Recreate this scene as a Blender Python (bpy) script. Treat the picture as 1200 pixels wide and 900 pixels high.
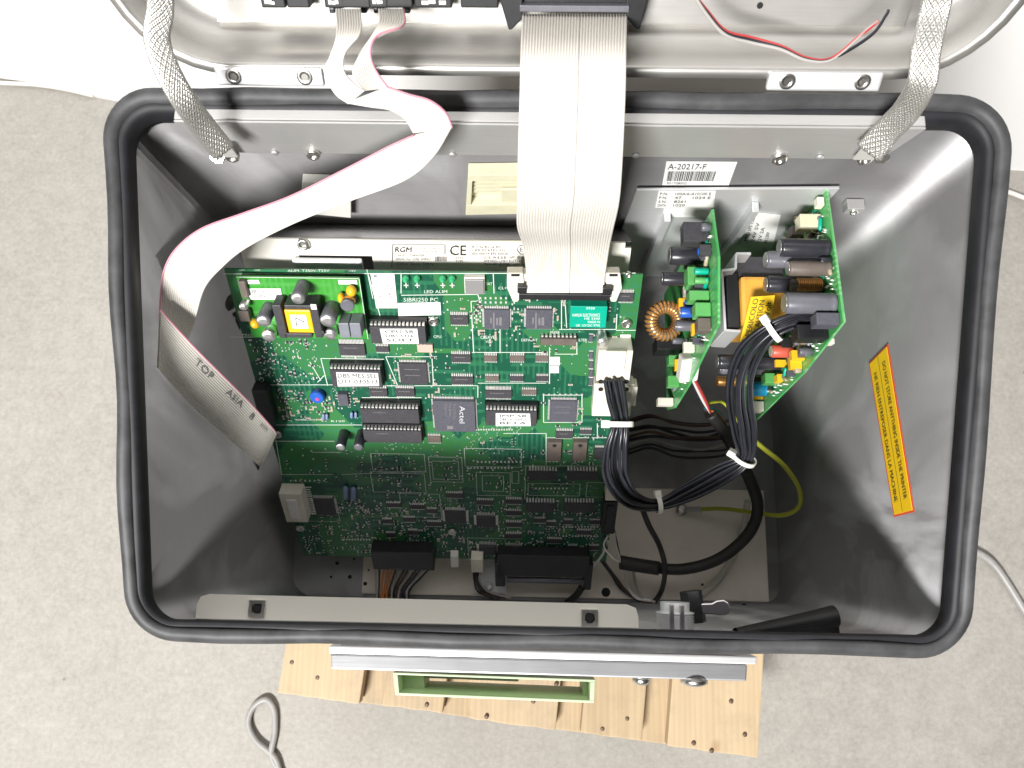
import bpy, bmesh, math, random
from mathutils import Vector, Matrix
rnd = random.Random(7)
rad = math.radians
for o in list(bpy.data.objects): bpy.data.objects.remove(o)
S = bpy.context.scene
COL = S.collection

# ------------------------------------------------------------------ camera
H = 0.96                       # camera height above the concrete floor
CT, CYAW, CROLL = rad(12), rad(1.0), rad(0.9)
FPX = 900.0                    # focal length in photo pixels (photo 1200 wide)
_R = Vector((1, 0, 0)); _U = Vector((0, math.cos(CT), math.sin(CT))); _W = Vector((0, math.sin(CT), -math.cos(CT)))
CW = _W*math.cos(CYAW) - _R*math.sin(CYAW)
_R2 = _R*math.cos(CYAW) + _W*math.sin(CYAW)
CR = _R2*math.cos(CROLL) + _U*math.sin(CROLL)
CU = _U*math.cos(CROLL) - _R2*math.sin(CROLL)
CAM = Vector((0, 0, H))
cd = bpy.data.cameras.new('Camera'); cam = bpy.data.objects.new('Camera', cd); COL.objects.link(cam)
cam.matrix_world = Matrix(((CR.x, CU.x, -CW.x, CAM.x), (CR.y, CU.y, -CW.y, CAM.y), (CR.z, CU.z, -CW.z, CAM.z), (0, 0, 0, 1)))
cd.sensor_width = 36; cd.lens = FPX/1200*36; cd.clip_start = 0.01; cd.clip_end = 100
cd.dof.use_dof = True; cd.dof.focus_distance = 0.52; cd.dof.aperture_fstop = 22
S.camera = cam

# ------------------------------------------------------------------ light
wd = bpy.data.worlds.new('World'); S.world = wd; wd.use_nodes = True
bg = wd.node_tree.nodes['Background']; bg.inputs[0].default_value = (0.93, 0.96, 1.0, 1); bg.inputs[1].default_value = 0.028
def area(name, loc, target, size, sizey, power, col):
    l = bpy.data.lights.new(name, 'AREA'); l.shape = 'RECTANGLE'; l.size = size; l.size_y = sizey; l.energy = power; l.color = col
    o = bpy.data.objects.new(name, l); COL.objects.link(o); o.location = loc
    o.rotation_euler = (Vector(target)-Vector(loc)).to_track_quat('-Z', 'Y').to_euler(); return o
area('key_light', (-0.84, -1.72, H+1.52), (0.0, 0.12, H-0.45), 0.8, 0.40, 158, (1.0, 0.985, 0.96))
S.view_settings.view_transform = 'Standard'; S.view_settings.look = 'None'
S.view_settings.exposure = 0.12; S.view_settings.gamma = 1; S.view_settings.use_curve_mapping = False
S.render.engine = 'CYCLES'; S.render.resolution_x = 1024; S.render.resolution_y = 768

# ------------------------------------------------------------------ pixel -> place helpers
def ray(px, py): return CR*((px-600)/FPX) - CU*((py-450)/FPX) + CW
def at_d(px, py, D): return CAM + ray(px, py)*D
def at_x(px, py, X): r = ray(px, py); return CAM + r*(X/r.x)
def at_y(px, py, Y): r = ray(px, py); return CAM + r*(Y/r.y)
def at_z(px, py, zr): r = ray(px, py); return CAM + r*(zr/r.z)     # zr relative to the camera (negative)
def depth(p): return (p-CAM).dot(CW)
class Frame:
    def __init__(s, O, U, V):
        s.O, s.U, s.V = O, U.normalized(), V.normalized(); s.N = s.V.cross(s.U).normalized()
        if s.N.dot(CAM-O) < 0: s.N = -s.N
    def w(s, u, v, n=0.0): return s.O + s.U*u + s.V*v + s.N*n
    def pix(s, px, py, n=0.0):
        r = ray(px, py); P0 = s.O + s.N*n
        t = (P0-CAM).dot(s.N)/r.dot(s.N); p = CAM + r*t - s.O
        return p.dot(s.U), p.dot(s.V)
    def P(s, px, py, n=0.0): u, v = s.pix(px, py, n); return s.w(u, v, n)

# ------------------------------------------------------------------ materials
def mat(name, col=(0.5,)*3, rough=0.5, metal=0.0, **k):
    m = bpy.data.materials.new(name); m.use_nodes = True; b = m.node_tree.nodes['Principled BSDF']
    b.inputs['Base Color'].default_value = (*col, 1); b.inputs['Roughness'].default_value = rough; b.inputs['Metallic'].default_value = metal
    for kk, v in k.items(): b.inputs[kk.replace('_', ' ')].default_value = v
    return m
def nd(m, t, **k):
    n = m.node_tree.nodes.new(t)
    for kk, v in k.items(): setattr(n, kk, v)
    return n
def lk(m, a, b): m.node_tree.links.new(a, b)
def coords(m, scale=(1, 1, 1), rot=(0, 0, 0)):
    tc = nd(m, 'ShaderNodeTexCoord'); mp = nd(m, 'ShaderNodeMapping'); mp.inputs['Scale'].default_value = scale; mp.inputs['Rotation'].default_value = rot
    lk(m, tc.outputs['Object'], mp.inputs[0]); return mp.outputs[0]
def noise(m, vec, scale, detail=4, rough=0.55):
    n = nd(m, 'ShaderNodeTexNoise'); n.inputs['Scale'].default_value = scale; n.inputs['Detail'].default_value = detail; n.inputs['Roughness'].default_value = rough
    lk(m, vec, n.inputs['Vector']); return n.outputs[0]
def ramp(m, fac, stops):
    r = nd(m, 'ShaderNodeValToRGB'); e = r.color_ramp.elements
    while len(e) < len(stops): e.new(0.5)
    for el, (p, c) in zip(e, stops): el.position = p; el.color = (*c, 1) if len(c) == 3 else c
    lk(m, fac, r.inputs[0]); return r.outputs[0]
def mixc(m, fac, a, b, bt='MIX'):
    n = nd(m, 'ShaderNodeMix', data_type='RGBA', blend_type=bt)
    if isinstance(fac, float): n.inputs[0].default_value = fac
    else: lk(m, fac, n.inputs[0])
    for i, x in ((6, a), (7, b)):
        if isinstance(x, tuple): n.inputs[i].default_value = (*x, 1)
        else: lk(m, x, n.inputs[i])
    return n.outputs[2]
def bump(m, h, strength=0.3, dist=0.001):
    n = nd(m, 'ShaderNodeBump'); n.inputs['Strength'].default_value = strength; n.inputs['Distance'].default_value = dist
    lk(m, h, n.inputs['Height']); lk(m, n.outputs[0], m.node_tree.nodes['Principled BSDF'].inputs['Normal'])
def bs(m): return m.node_tree.nodes['Principled BSDF'].inputs

def steel(name, c0, c1, r0, r1, stretch=(2, 60, 60), smudge=6.0, metal=0.7):
    m = mat(name, c0, 0.3, metal)
    v = coords(m, stretch); g = noise(m, v, 14, 5, 0.7)
    v2 = coords(m); s = noise(m, v2, smudge, 4, 0.6); s2 = noise(m, v2, smudge*5, 3, 0.6)
    rr = ramp(m, s, [(0.38, (r0,)*3), (0.62, (r1,)*3)])
    rr2 = mixc(m, 0.35, rr, ramp(m, s2, [(0.35, (r0,)*3), (0.7, (r1,)*3)]))
    lk(m, rr2, bs(m)['Roughness'])
    cc = ramp(m, s, [(0.35, c0), (0.65, c1)]); lk(m, mixc(m, 0.25, cc, g, 'SOFT_LIGHT'), bs(m)['Base Color'])
    bump(m, g, 0.12, 0.0003); return m
M = {}
def tub_steel():
    m = mat('stainless_tub', (0.28, 0.27, 0.265), 0.42, 0.64); v = coords(m)
    a = nd(m, 'ShaderNodeTexNoise'); a.inputs['Scale'].default_value = 11; a.inputs['Detail'].default_value = 5; a.inputs['Distortion'].default_value = 1.6; lk(m, coords(m, (1, 1, 0.55)), a.inputs['Vector'])
    b = noise(m, v, 3.0, 3, 0.5); f = noise(m, coords(m, (8, 8, 90)), 12, 4, 0.7)
    wipe = ramp(m, a.outputs[0], [(0.44, (0, 0, 0)), (0.50, (0.35,)*3), (0.56, (0.5,)*3), (0.68, (1, 1, 1))])
    gate = ramp(m, b, [(0.40, (0.15,)*3), (0.6, (1, 1, 1))])
    mu = nd(m, 'ShaderNodeMath', operation='MULTIPLY'); lk(m, wipe, mu.inputs[0]); lk(m, gate, mu.inputs[1])
    c = mixc(m, mu.outputs[0], (0.245, 0.240, 0.242), (0.46, 0.462, 0.475)); lk(m, mixc(m, 0.12, c, f, 'SOFT_LIGHT'), bs(m)['Base Color'])
    lk(m, ramp(m, mu.outputs[0], [(0.0, (0.36,)*3), (1.0, (0.52,)*3)]), bs(m)['Roughness']); bump(m, f, 0.08, 0.0003); return m
M['tub'] = tub_steel()
M['steel'] = steel('stainless_brushed', (0.60, 0.59, 0.585), (0.66, 0.65, 0.645), 0.42, 0.55)
M['lid'] = steel('stainless_lid', (0.52, 0.505, 0.48), (0.60, 0.585, 0.56), 0.36, 0.46, metal=0.8)
M['plate'] = mat('floor_plate_steel', (0.55, 0.50, 0.44), 0.55, 0.15)
_n = noise(M['plate'], coords(M['plate']), 22, 5, 0.65); lk(M['plate'], ramp(M['plate'], _n, [(0.3, (0.70, 0.63, 0.54)), (0.7, (0.82, 0.76, 0.67))]), bs(M['plate'])['Base Color'])
M['alu'] = steel('aluminium_sheet', (0.70, 0.71, 0.72), (0.76, 0.76, 0.77), 0.42, 0.55, metal=0.55)
M['nickel'] = mat('nickel_bolt', (0.72, 0.70, 0.66), 0.3, 1.0)
M['tin'] = mat('tin_pins', (0.88, 0.87, 0.84), 0.38, 0.6)
M['flange'] = mat('flange_paint', (0.80, 0.77, 0.70), 0.45, 0.1)
def plain(name, col, rough=0.5, var=0.12, scale=60, bmp=0.0, metal=0.0, **k):
    m = mat(name, col, rough, metal, **k); v = coords(m); n = noise(m, v, scale, 4, 0.6)
    a = tuple(c*(1-var) for c in col); b = tuple(min(1, c*(1+var)) for c in col)
    lk(m, ramp(m, n, [(0.3, a), (0.7, b)]), bs(m)['Base Color'])
    if bmp: bump(m, n, bmp, 0.0006)
    return m
M['rubber'] = plain('gasket_rubber', (0.050, 0.050, 0.053), 0.56, 0.4, 60, 0.25)
M['rubber_in'] = plain('gasket_clip', (0.011, 0.0105, 0.014), 0.6, 0.35, 90, 0.1)
M['black'] = plain('black_plastic', (0.016, 0.016, 0.018), 0.38, 0.2, 200)
M['chip'] = plain('chip_epoxy', (0.050, 0.048, 0.054), 0.46, 0.2, 500, 0.1)
M['chip2'] = plain('chip_epoxy_grey', (0.085, 0.085, 0.105), 0.42, 0.15, 500, 0.1)
M['wire'] = plain('wire_insulation', (0.022, 0.023, 0.030), 0.30, 0.2, 100)
M['sleeve'] = plain('sleeve_black', (0.018, 0.017, 0.017), 0.55, 0.2, 150, 0.2)
M['white'] = plain('nylon_white', (0.78, 0.77, 0.72), 0.4, 0.05, 80)
M['cream'] = plain('connector_cream', (0.72, 0.68, 0.58), 0.45, 0.06, 80)
M['ivory'] = plain('slot_ivory', (0.66, 0.63, 0.46), 0.45, 0.06, 80)
M['paper'] = plain('sticker_white', (0.82, 0.82, 0.80), 0.5, 0.03, 60)
M['ink'] = mat('ink_black', (0.02, 0.02, 0.022), 0.6)
M['nail'] = mat('nail_rust', (0.16, 0.11, 0.08), 0.5, 0.5)
M['inkgrey'] = mat('ink_grey', (0.18, 0.17, 0.18), 0.6)
M['inkred'] = mat('ink_red', (0.62, 0.09, 0.05), 0.5)
M['silk'] = mat('silkscreen_white', (0.62, 0.70, 0.62), 0.5)
M['print'] = mat('chip_print', (0.55, 0.56, 0.60), 0.5)
M['ribbon'] = plain('ribbon_pvc', (0.68, 0.65, 0.595), 0.42, 0.07, 25)
M['pink'] = mat('ribbon_edge_pink', (0.60, 0.26, 0.33), 0.5)
M['trim'] = mat('trim_black', (0.010, 0.010, 0.011), 0.5)
M["yellow"] = mat("label_yellow", (0.85, 0.54, 0.015), 0.4)
M['tape'] = plain('tape_amber', (0.74, 0.38, 0.06), 0.3, 0.1, 60)
M['tapeY'] = mat('tape_yellow', (0.85, 0.48, 0.02), 0.35)
M['copper'] = mat('copper_winding', (0.62, 0.30, 0.09), 0.3, 0.6)
M['capgrey'] = plain('capacitor_sleeve_grey', (0.13, 0.13, 0.15), 0.35, 0.12, 120)
M['capblack'] = plain('capacitor_sleeve_black', (0.030, 0.030, 0.038), 0.28, 0.15, 120)
M['boxcap'] = plain('box_capacitor', (0.20, 0.21, 0.24), 0.4, 0.1, 100)
M['captop'] = mat('capacitor_top', (0.80, 0.79, 0.78), 0.32, 0.9)
M['teal'] = plain('relay_teal', (0.0, 0.36, 0.24), 0.35, 0.05, 60)
M['blue'] = plain('trimmer_blue', (0.02, 0.10, 0.45), 0.35, 0.1, 80)
M['bluecap'] = plain('capacitor_blue', (0.02, 0.30, 0.55), 0.35, 0.1, 80)
M['red'] = mat('red_plastic', (0.55, 0.10, 0.06), 0.4)
M['green2'] = plain('terminal_green', (0.10, 0.36, 0.10), 0.4, 0.1, 80)
M['tan'] = plain('tan_part', (0.40, 0.33, 0.24), 0.5, 0.2, 300)
M['tab'] = plain('tab_brown', (0.13, 0.105, 0.09), 0.5, 0.15, 150)
M['wgreen'] = mat('wire_green_yellow', (0.38, 0.40, 0.03), 0.35)
M['wred'] = mat('wire_red', (0.50, 0.05, 0.05), 0.35)
M['wbrown'] = mat('wire_brown', (0.09, 0.045, 0.03), 0.4)
M['worange'] = mat('wire_orange', (0.62, 0.20, 0.04), 0.35)
M['wgrey'] = mat('wire_grey', (0.42, 0.40, 0.38), 0.4)
M['wwhite'] = mat('wire_white', (0.75, 0.73, 0.70), 0.35)
M['cable'] = plain('cable_grey', (0.36, 0.35, 0.34), 0.4, 0.1, 60)
M['holder'] = plain('holder_green', (0.53, 0.64, 0.42), 0.42, 0.06, 60)
M['braid'] = mat('braid_tin', (0.58, 0.57, 0.54), 0.42, 0.85)
M['hole'] = mat('dark_hole', (0.01, 0.01, 0.01), 0.8)
M['clear'] = mat('clear_tube', (0.80, 0.77, 0.70), 0.2, 0, Transmission_Weight=0.55, IOR=1.3)
M['wall'] = plain('white_wall', (0.93, 0.93, 0.93), 0.6, 0.01, 5)
M['zinc'] = mat('zinc_barrel', (0.60, 0.57, 0.60), 0.28, 1.0)
M['barwhite'] = steel('anodised_bar', (0.38, 0.385, 0.40), (0.44, 0.44, 0.455), 0.40, 0.5, metal=0.8)

def pcb(name, base, pour, line, sc=1.0, edge=0.5):
    m = mat(name, base, 0.30); v = coords(m)
    vor = nd(m, 'ShaderNodeTexVoronoi', distance='CHEBYCHEV'); vor.inputs['Scale'].default_value = 34*sc; lk(m, v, vor.inputs['Vector'])
    sep = nd(m, 'ShaderNodeSeparateColor'); lk(m, vor.outputs['Color'], sep.inputs[0])
    f1 = ramp(m, sep.outputs[0], [(edge, (0, 0, 0)), (edge+0.02, (1, 1, 1))])
    c = mixc(m, f1, base, pour)
    # fine copper tracks seen through the mask: two directions of thin lines, broken up by blocks
    for k, (rot, dens) in enumerate((((0, 0, 0), 520), ((0, 0, math.pi/2), 430))):
        vv = coords(m, rot=rot); w = nd(m, 'ShaderNodeTexWave'); w.wave_type = 'BANDS'; w.bands_direction = 'X'; w.inputs['Scale'].default_value = dens*sc/6.28*1.0; w.inputs['Distortion'].default_value = 0.0
        lk(m, vv, w.inputs[0])
        vo = nd(m, 'ShaderNodeTexVoronoi', distance='CHEBYCHEV'); vo.inputs['Scale'].default_value = 60*sc+20*k; lk(m, v, vo.inputs['Vector'])
        sp = nd(m, 'ShaderNodeSeparateColor'); lk(m, vo.outputs['Color'], sp.inputs[0])
        gate = ramp(m, sp.outputs[1+k], [(0.52, (0, 0, 0)), (0.54, (1, 1, 1))])
        ln = ramp(m, w.outputs[1], [(0.62, (0, 0, 0)), (0.72, (1, 1, 1))])
        mul = nd(m, 'ShaderNodeMath', operation='MULTIPLY'); lk(m, gate, mul.inputs[0]); lk(m, ln, mul.inputs[1])
        mu2 = nd(m, 'ShaderNodeMath', operation='MULTIPLY'); lk(m, mul.outputs[0], mu2.inputs[0]); mu2.inputs[1].default_value = 0.6
        c = mixc(m, mu2.outputs[0], c, line)
    lk(m, c, bs(m)['Base Color']); bump(m, noise(m, v, 900, 2), 0.05, 0.0002); return m
M['pcb'] = pcb('solder_mask_main', (0.008, 0.080, 0.044), (0.036, 0.168, 0.050), (0.03, 0.17, 0.085))
M['pcb_conv'] = pcb('solder_mask_converter', (0.035, 0.25, 0.03), (0.05, 0.29, 0.035), (0.08, 0.34, 0.07), 1.0)
M['pcb_psu'] = pcb('solder_mask_psu', (0.07, 0.36, 0.10), (0.09, 0.40, 0.12), (0.25, 0.52, 0.25), 1.3)

def concrete():
    m = mat('concrete', (0.42, 0.40, 0.37), 0.75); v = coords(m)
    big = noise(m, v, 5.5, 6, 0.62); mid = noise(m, v, 48, 8, 0.75); fine = noise(m, v, 170, 6, 0.75)
    c = ramp(m, big, [(0.30, (0.30, 0.28, 0.25)), (0.5, (0.36, 0.34, 0.31)), (0.68, (0.41, 0.39, 0.355))])
    c = mixc(m, 0.38, c, ramp(m, mid, [(0.36, (0.26, 0.24, 0.212)), (0.5, (0.36, 0.34, 0.305)), (0.64, (0.48, 0.46, 0.42))]))
    c = mixc(m, 0.28, c, ramp(m, fine, [(0.3, (0.22, 0.20, 0.18)), (0.55, (0.45, 0.43, 0.40)), (0.75, (0.66, 0.65, 0.62))]))
    vor = nd(m, 'ShaderNodeTexVoronoi'); vor.inputs['Scale'].default_value = 23; lk(m, v, vor.inputs['Vector'])
    pit = ramp(m, vor.outputs['Distance'], [(0.035, (1, 1, 1)), (0.06, (0, 0, 0))]); 
    gate = ramp(m, noise(m, v, 9, 2), [(0.56, (0, 0, 0)), (0.6, (0.5, 0.5, 0.5))])
    mul = nd(m, 'ShaderNodeMath', operation='MULTIPLY'); lk(m, pit, mul.inputs[0]); lk(m, gate, mul.inputs[1])
    c = mixc(m, mul.outputs[0], c, (0.10, 0.09, 0.08))
    lk(m, c, bs(m)['Base Color']); lk(m, ramp(m, mid, [(0.3, (0.55,)*3), (0.7, (0.85,)*3)]), bs(m)['Roughness'])
    bump(m, mixc(m, 0.5, mid, fine), 0.16, 0.002); return m
M['concrete'] = concrete()
def wood(name, c0, c1):
    m = mat(name, c0, 0.6); v = coords(m, (55, 2.2, 55)); n = noise(m, v, 2.2, 5, 0.6); v2 = coords(m); n2 = noise(m, v2, 6, 4); 
    w = nd(m, 'ShaderNodeTexWave'); w.inputs['Scale'].default_value = 6; w.inputs['Distortion'].default_value = 9; w.inputs['Detail'].default_value = 3
    lk(m, coords(m, (9, 0.55, 9)), w.inputs[0])
    c = ramp(m, n, [(0.3, c0), (0.7, c1)]); c = mixc(m, 0.3, c, ramp(m, w.outputs[1], [(0.2, c0), (0.8, c1)]))
    kn = nd(m, 'ShaderNodeTexVoronoi'); kn.inputs['Scale'].default_value = 16; lk(m, coords(m, (1, 0.7, 1)), kn.inputs['Vector'])
    c = mixc(m, ramp(m, kn.outputs['Distance'], [(0.04, (0.6,)*3), (0.1, (0, 0, 0))]), c, (0.30, 0.16, 0.06))
    c = mixc(m, 0.3, c, ramp(m, n2, [(0.3, tuple(x*0.75 for x in c0)), (0.7, c1)]))
    c = mixc(m, ramp(m, noise(m, v2, 13, 5, 0.7), [(0.5, (0, 0, 0)), (0.72, (0.55,)*3)]), c, (0.30, 0.24, 0.17))
    lk(m, c, bs(m)['Base Color']); bump(m, n, 0.2, 0.001); return m
M['wood'] = wood('pallet_pine', (0.46, 0.335, 0.20), (0.60, 0.46, 0.29))
M['wood2'] = wood('pallet_pine_dark', (0.40, 0.29, 0.17), (0.56, 0.425, 0.26))

# ------------------------------------------------------------------ mesh helpers
class MB:
    def __init__(s): s.v = []; s.f = []; s.sm = []
    def face(s, pts, smooth=False):
        i = len(s.v); s.v += [tuple(p) for p in pts]; s.f.append(tuple(range(i, i+len(pts)))); s.sm.append(smooth)
    def hexa(s, c):                       # 8 corners: bottom 4, top 4
        i = len(s.v); s.v += [tuple(p) for p in c]
        for f in ((3, 2, 1, 0), (4, 5, 6, 7), (0, 1, 5, 4), (1, 2, 6, 5), (2, 3, 7, 6), (3, 0, 4, 7)):
            s.f.append(tuple(i+k for k in f)); s.sm.append(False)
    def box(s, fr, u0, u1, v0, v1, n0, n1, taper=0.0):
        t = taper
        s.hexa([fr.w(u0, v0, n0), fr.w(u1, v0, n0), fr.w(u1, v1, n0), fr.w(u0, v1, n0), fr.w(u0+t, v0+t, n1), fr.w(u1-t, v0+t, n1), fr.w(u1-t, v1-t, n1), fr.w(u0+t, v1-t, n1)])
    def prism(s, pts, d):                 # polygon extruded by vector d
        i = len(s.v); n = len(pts); s.v += [tuple(p) for p in pts] + [tuple(Vector(p)+d) for p in pts]
        s.f.append(tuple(range(i, i+n))); s.sm.append(False); s.f.append(tuple(range(i+2*n-1, i+n-1, -1))); s.sm.append(False)
        for k in range(n):
            l = (k+1) % n; s.f.append((i+k, i+l, i+n+l, i+n+k)); s.sm.append(False)
    def grid(s, rows, closed=False, smooth=True, cap=False, loop=False):
        i = len(s.v); n = len(rows[0])
        for r in rows: s.v += [tuple(p) for p in r]
        m = len(rows); R = m if loop else m-1
        for a in range(R):
            b = (a+1) % m
            for k in range(n if closed else n-1):
                l = (k+1) % n; s.f.append((i+a*n+k, i+a*n+l, i+b*n+l, i+b*n+k)); s.sm.append(smooth)
        if cap:
            s.f.append(tuple(i+k for k in range(n-1, -1, -1))); s.sm.append(False)
            s.f.append(tuple(i+(m-1)*n+k for k in range(n))); s.sm.append(False)
    def lathe(s, p, ax, prof, seg=20):     # prof: (radius, distance along axis)
        ax = Vector(ax).normalized(); e = Vector((0, 0, 1)) if abs(ax.z) < 0.9 else Vector((1, 0, 0))
        a = ax.cross(e).normalized(); b = ax.cross(a)
        rows = [[Vector(p)+ax*d+(a*math.cos(2*math.pi*k/seg)+b*math.sin(2*math.pi*k/seg))*r for k in range(seg)] for r, d in prof]
        s.grid(rows, closed=True, smooth=True, cap=True)
    def tube(s, pts, r, seg=8, cap=True):
        n = len(pts); T = [(pts[min(i+1, n-1)]-pts[max(i-1, 0)]).normalized() for i in range(n)]
        e = Vector((0.31, 0.2, 0.93)); a = T[0].cross(e).normalized(); rows = []
        for i in range(n):
            a = (a - T[i]*a.dot(T[i])).normalized(); b = T[i].cross(a); rr = r[i] if isinstance(r, (list, tuple)) else r
            rows.append([pts[i]+(a*math.cos(2*math.pi*k/seg)+b*math.sin(2*math.pi*k/seg))*rr for k in range(seg)])
        s.grid(rows, closed=True, smooth=True, cap=cap)
    def build(s, name, m, parent=None, bevel=0.0, **k):
        me = bpy.data.meshes.new(name); me.from_pydata(s.v, [], s.f); me.materials.append(M[m] if isinstance(m, str) else m)
        me.polygons.foreach_set('use_smooth', s.sm); me.update()
        bm = bmesh.new(); bm.from_mesh(me); bmesh.ops.recalc_face_normals(bm, faces=bm.faces)
        if bevel:
            es = [e for e in bm.edges if len(e.link_faces) == 2 and e.calc_face_angle(0) > 0.6]
            if es: bmesh.ops.bevel(bm, geom=es, offset=bevel, segments=2, profile=0.6, affect='EDGES', clamp_overlap=True)
        bm.to_mesh(me); bm.free()
        o = bpy.data.objects.new(name, me); COL.objects.link(o)
        if parent is not None: adopt(o, parent)
        for kk, v in k.items(): o[kk] = v
        return o
def adopt(o, parent):
    o.parent = parent; o.matrix_parent_inverse = world_of(parent).inverted()
def world_of(o):
    m = Matrix.LocRotScale(o.location, o.rotation_euler.to_quaternion(), o.scale)
    return (world_of(o.parent) @ o.matrix_parent_inverse @ m) if o.parent else m
def thing(name, label, cat, loc, group=None):
    o = bpy.data.objects.new(name, None); COL.objects.link(o); o.location = loc; o.empty_display_size = 0.02
    o['label'] = label; o['category'] = cat
    if group: o['group'] = group
    return o
def tag(o, label, cat, group=None):
    o['label'] = label; o['category'] = cat
    if group: o['group'] = group
    return o
def crom(pts, n=8):
    P = [pts[0]*2-pts[1]] + list(pts) + [pts[-1]*2-pts[-2]]; out = []
    for i in range(1, len(P)-2):
        a, b, c, d = P[i-1:i+3]
        for k in range(n):
            t = k/n; out.append(0.5*((2*b)+(c-a)*t+(2*a-5*b+4*c-d)*t*t+(3*b-a-3*c+d)*t**3))
    out.append(P[-2]); return out
_fc = bpy.data.curves.new('f', 'FONT'); _fo = bpy.data.objects.new('f', _fc); COL.objects.link(_fo); _tc = {}
def text_geo(s):
    if s not in _tc:
        _fc.body = s; _fc.resolution_u = 2; bpy.context.view_layer.update()
        me = bpy.data.meshes.new_from_object(_fo.evaluated_get(bpy.context.evaluated_depsgraph_get()))
        vs = [v.co.copy() for v in me.vertices]; fs = [tuple(p.vertices) for p in me.polygons]
        x0 = min(v.x for v in vs); x1 = max(v.x for v in vs); y0 = min(v.y for v in vs); y1 = max(v.y for v in vs)
        _tc[s] = ([((v.x-x0)/(x1-x0), (v.y-y0)/(y1-y0)) for v in vs], fs)
    return _tc[s]
def add_text(mb, s, bl, br, tl, lift=0.0):   # text filling the parallelogram bl,br,tl
    vs, fs = text_geo(s); ex = br-bl; ey = tl-bl; n = ex.cross(ey).normalized()*lift
    i = len(mb.v); mb.v += [tuple(bl+ex*a+ey*b+n) for a, b in vs]
    for f in fs: mb.f.append(tuple(i+k for k in f)); mb.sm.append(False)
class Quad:                                  # bilinear sheet; a right, b up
    def __init__(s, bl, br, tr, tl): s.c = (bl, br, tr, tl); s.n = (br-bl).cross(tl-bl).normalized()
    def w(s, a, b, n=0.0):
        bl, br, tr, tl = s.c; return bl*(1-a)*(1-b)+br*a*(1-b)+tr*a*b+tl*(1-a)*b + s.n*n
    def rect(s, mb, a0, a1, b0, b1, n): mb.face([s.w(a0, b0, n), s.w(a1, b0, n), s.w(a1, b1, n), s.w(a0, b1, n)])
    def slab(s, mb, n0, n1, a0=0, a1=1, b0=0, b1=1): mb.hexa([s.w(a, b, n) for n in (n0, n1) for a, b in ((a0, b0), (a1, b0), (a1, b1), (a0, b1))])
    def text(s, mb, t, a0, b0, a1, b1, n): add_text(mb, t, s.w(a0, b0, n), s.w(a1, b0, n), s.w(a0, b1, n))
def bolt(name, p, ax, r, h, parent, m='nickel', socket=True):
    ax = Vector(ax).normalized(); mb = MB(); mb.lathe(p, ax, [(r, 0), (r, h*0.7), (r*0.86, h), (r*0.5, h), (r*0.42, h*0.55)], 18)
    o = mb.build(name, m, parent)
    return o
def rrect(x0, x1, y0, y1, r, seg=9):
    out = []
    for cx, cy, a0 in ((x1-r, y1-r, 0), (x0+r, y1-r, 90), (x0+r, y0+r, 180), (x1-r, y0+r, 270)):
        for k in range(seg+1): a = rad(a0+90*k/seg); out.append((cx+r*math.cos(a), cy+r*math.sin(a)))
    return out

# ================================================================== SETTING
mb = MB(); mb.face([(-6, -6, 0), (6, -6, 0), (6, 6, 0), (-6, 6, 0)]); g = mb.build('concrete_floor', 'concrete'); g['kind'] = 'structure'
def zc(z): return H+z
g0 = at_z(0, 91, -H); g1 = at_z(143, 120, -H); g3 = at_z(1177, 199, -H); g4 = at_z(1200, 200.5, -H)
dl = (g1-g0).normalized(); dr = (g4-g3).normalized(); dr = Vector((1, -0.045, 0)).normalized()
# where the two wall lines meet, hidden behind the case
den = dl.x*dr.y-dl.y*dr.x; tt = ((g3.x-g0.x)*dr.y-(g3.y-g0.y)*dr.x)/den; corner = g0+dl*tt
if not (-0.45 < corner.x < 0.5): corner = g0+dl*((0.1-g0.x)/dl.x)
for a, b, nm in ((g0-dl*4, corner, 'wall_left'), (corner, g3+dr*4, 'wall_right')):
    n = Vector((-(b-a).y, (b-a).x, 0)).normalized(); n = n if n.y > 0 else -n
    mb = MB(); mb.hexa([Vector((p.x, p.y, -0.02))+q for p, q in ((a, n*0), (b, n*0), (b, n*0.1), (a, n*0.1))] + [Vector((p.x, p.y, 2.4))+q for p, q in ((a, n*0), (b, n*0), (b, n*0.1), (a, n*0.1))])
    o = mb.build(nm, 'wall'); o['kind'] = 'structure'

# ================================================================== PALLET
PZ = 0.84
pt = thing('wooden_pallet', 'pale pine pallet of wide planks under the steel printer case', 'pallet', (0, 0, 0))
pA = at_z(325, 812, -PZ); pB = at_z(888, 889, -PZ); pu = (pB-pA); pu.z = 0; pL = pu.length; pu.normalize(); pv = Vector((-pu.y, pu.x, 0))
pf = Frame(Vector((pA.x, pA.y, H-PZ)), pu, pv); pf.N = Vector((0, 0, 1))
def pu_at(px): # position along pallet front edge for pixel x
    py = 812+(px-325)*(889-812)/(888-325); return pf.pix(px, py)[0]
planks = [(325, 421, 0), (447, 518, 0), (548, 651, 0), (680, 752, 0), (782, 889, 0)]
gaps = [(421, 447), (518, 548), (651, 680), (752, 782)]
for k, (a, b, _) in enumerate(planks):
    mb = MB(); ua, ub = pu_at(a), pu_at(b); u_ = [ua+(ub-ua)*t/9 for t in range(10)]; f_ = [0.0015*(k % 2)+rnd.uniform(-0.0006, 0.0008) for _ in u_]; mb.prism([pf.w(a_, b_, -0.001*(k % 3)) for a_, b_ in zip(u_, f_)]+[pf.w(ub, 0.62, -0.001*(k % 3)), pf.w(ua, 0.62, -0.001*(k % 3))], Vector((0, 0, -0.017))); mb.build('plank', 'wood' if k % 2 == 0 else 'wood2', pt, 0.0015)
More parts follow.
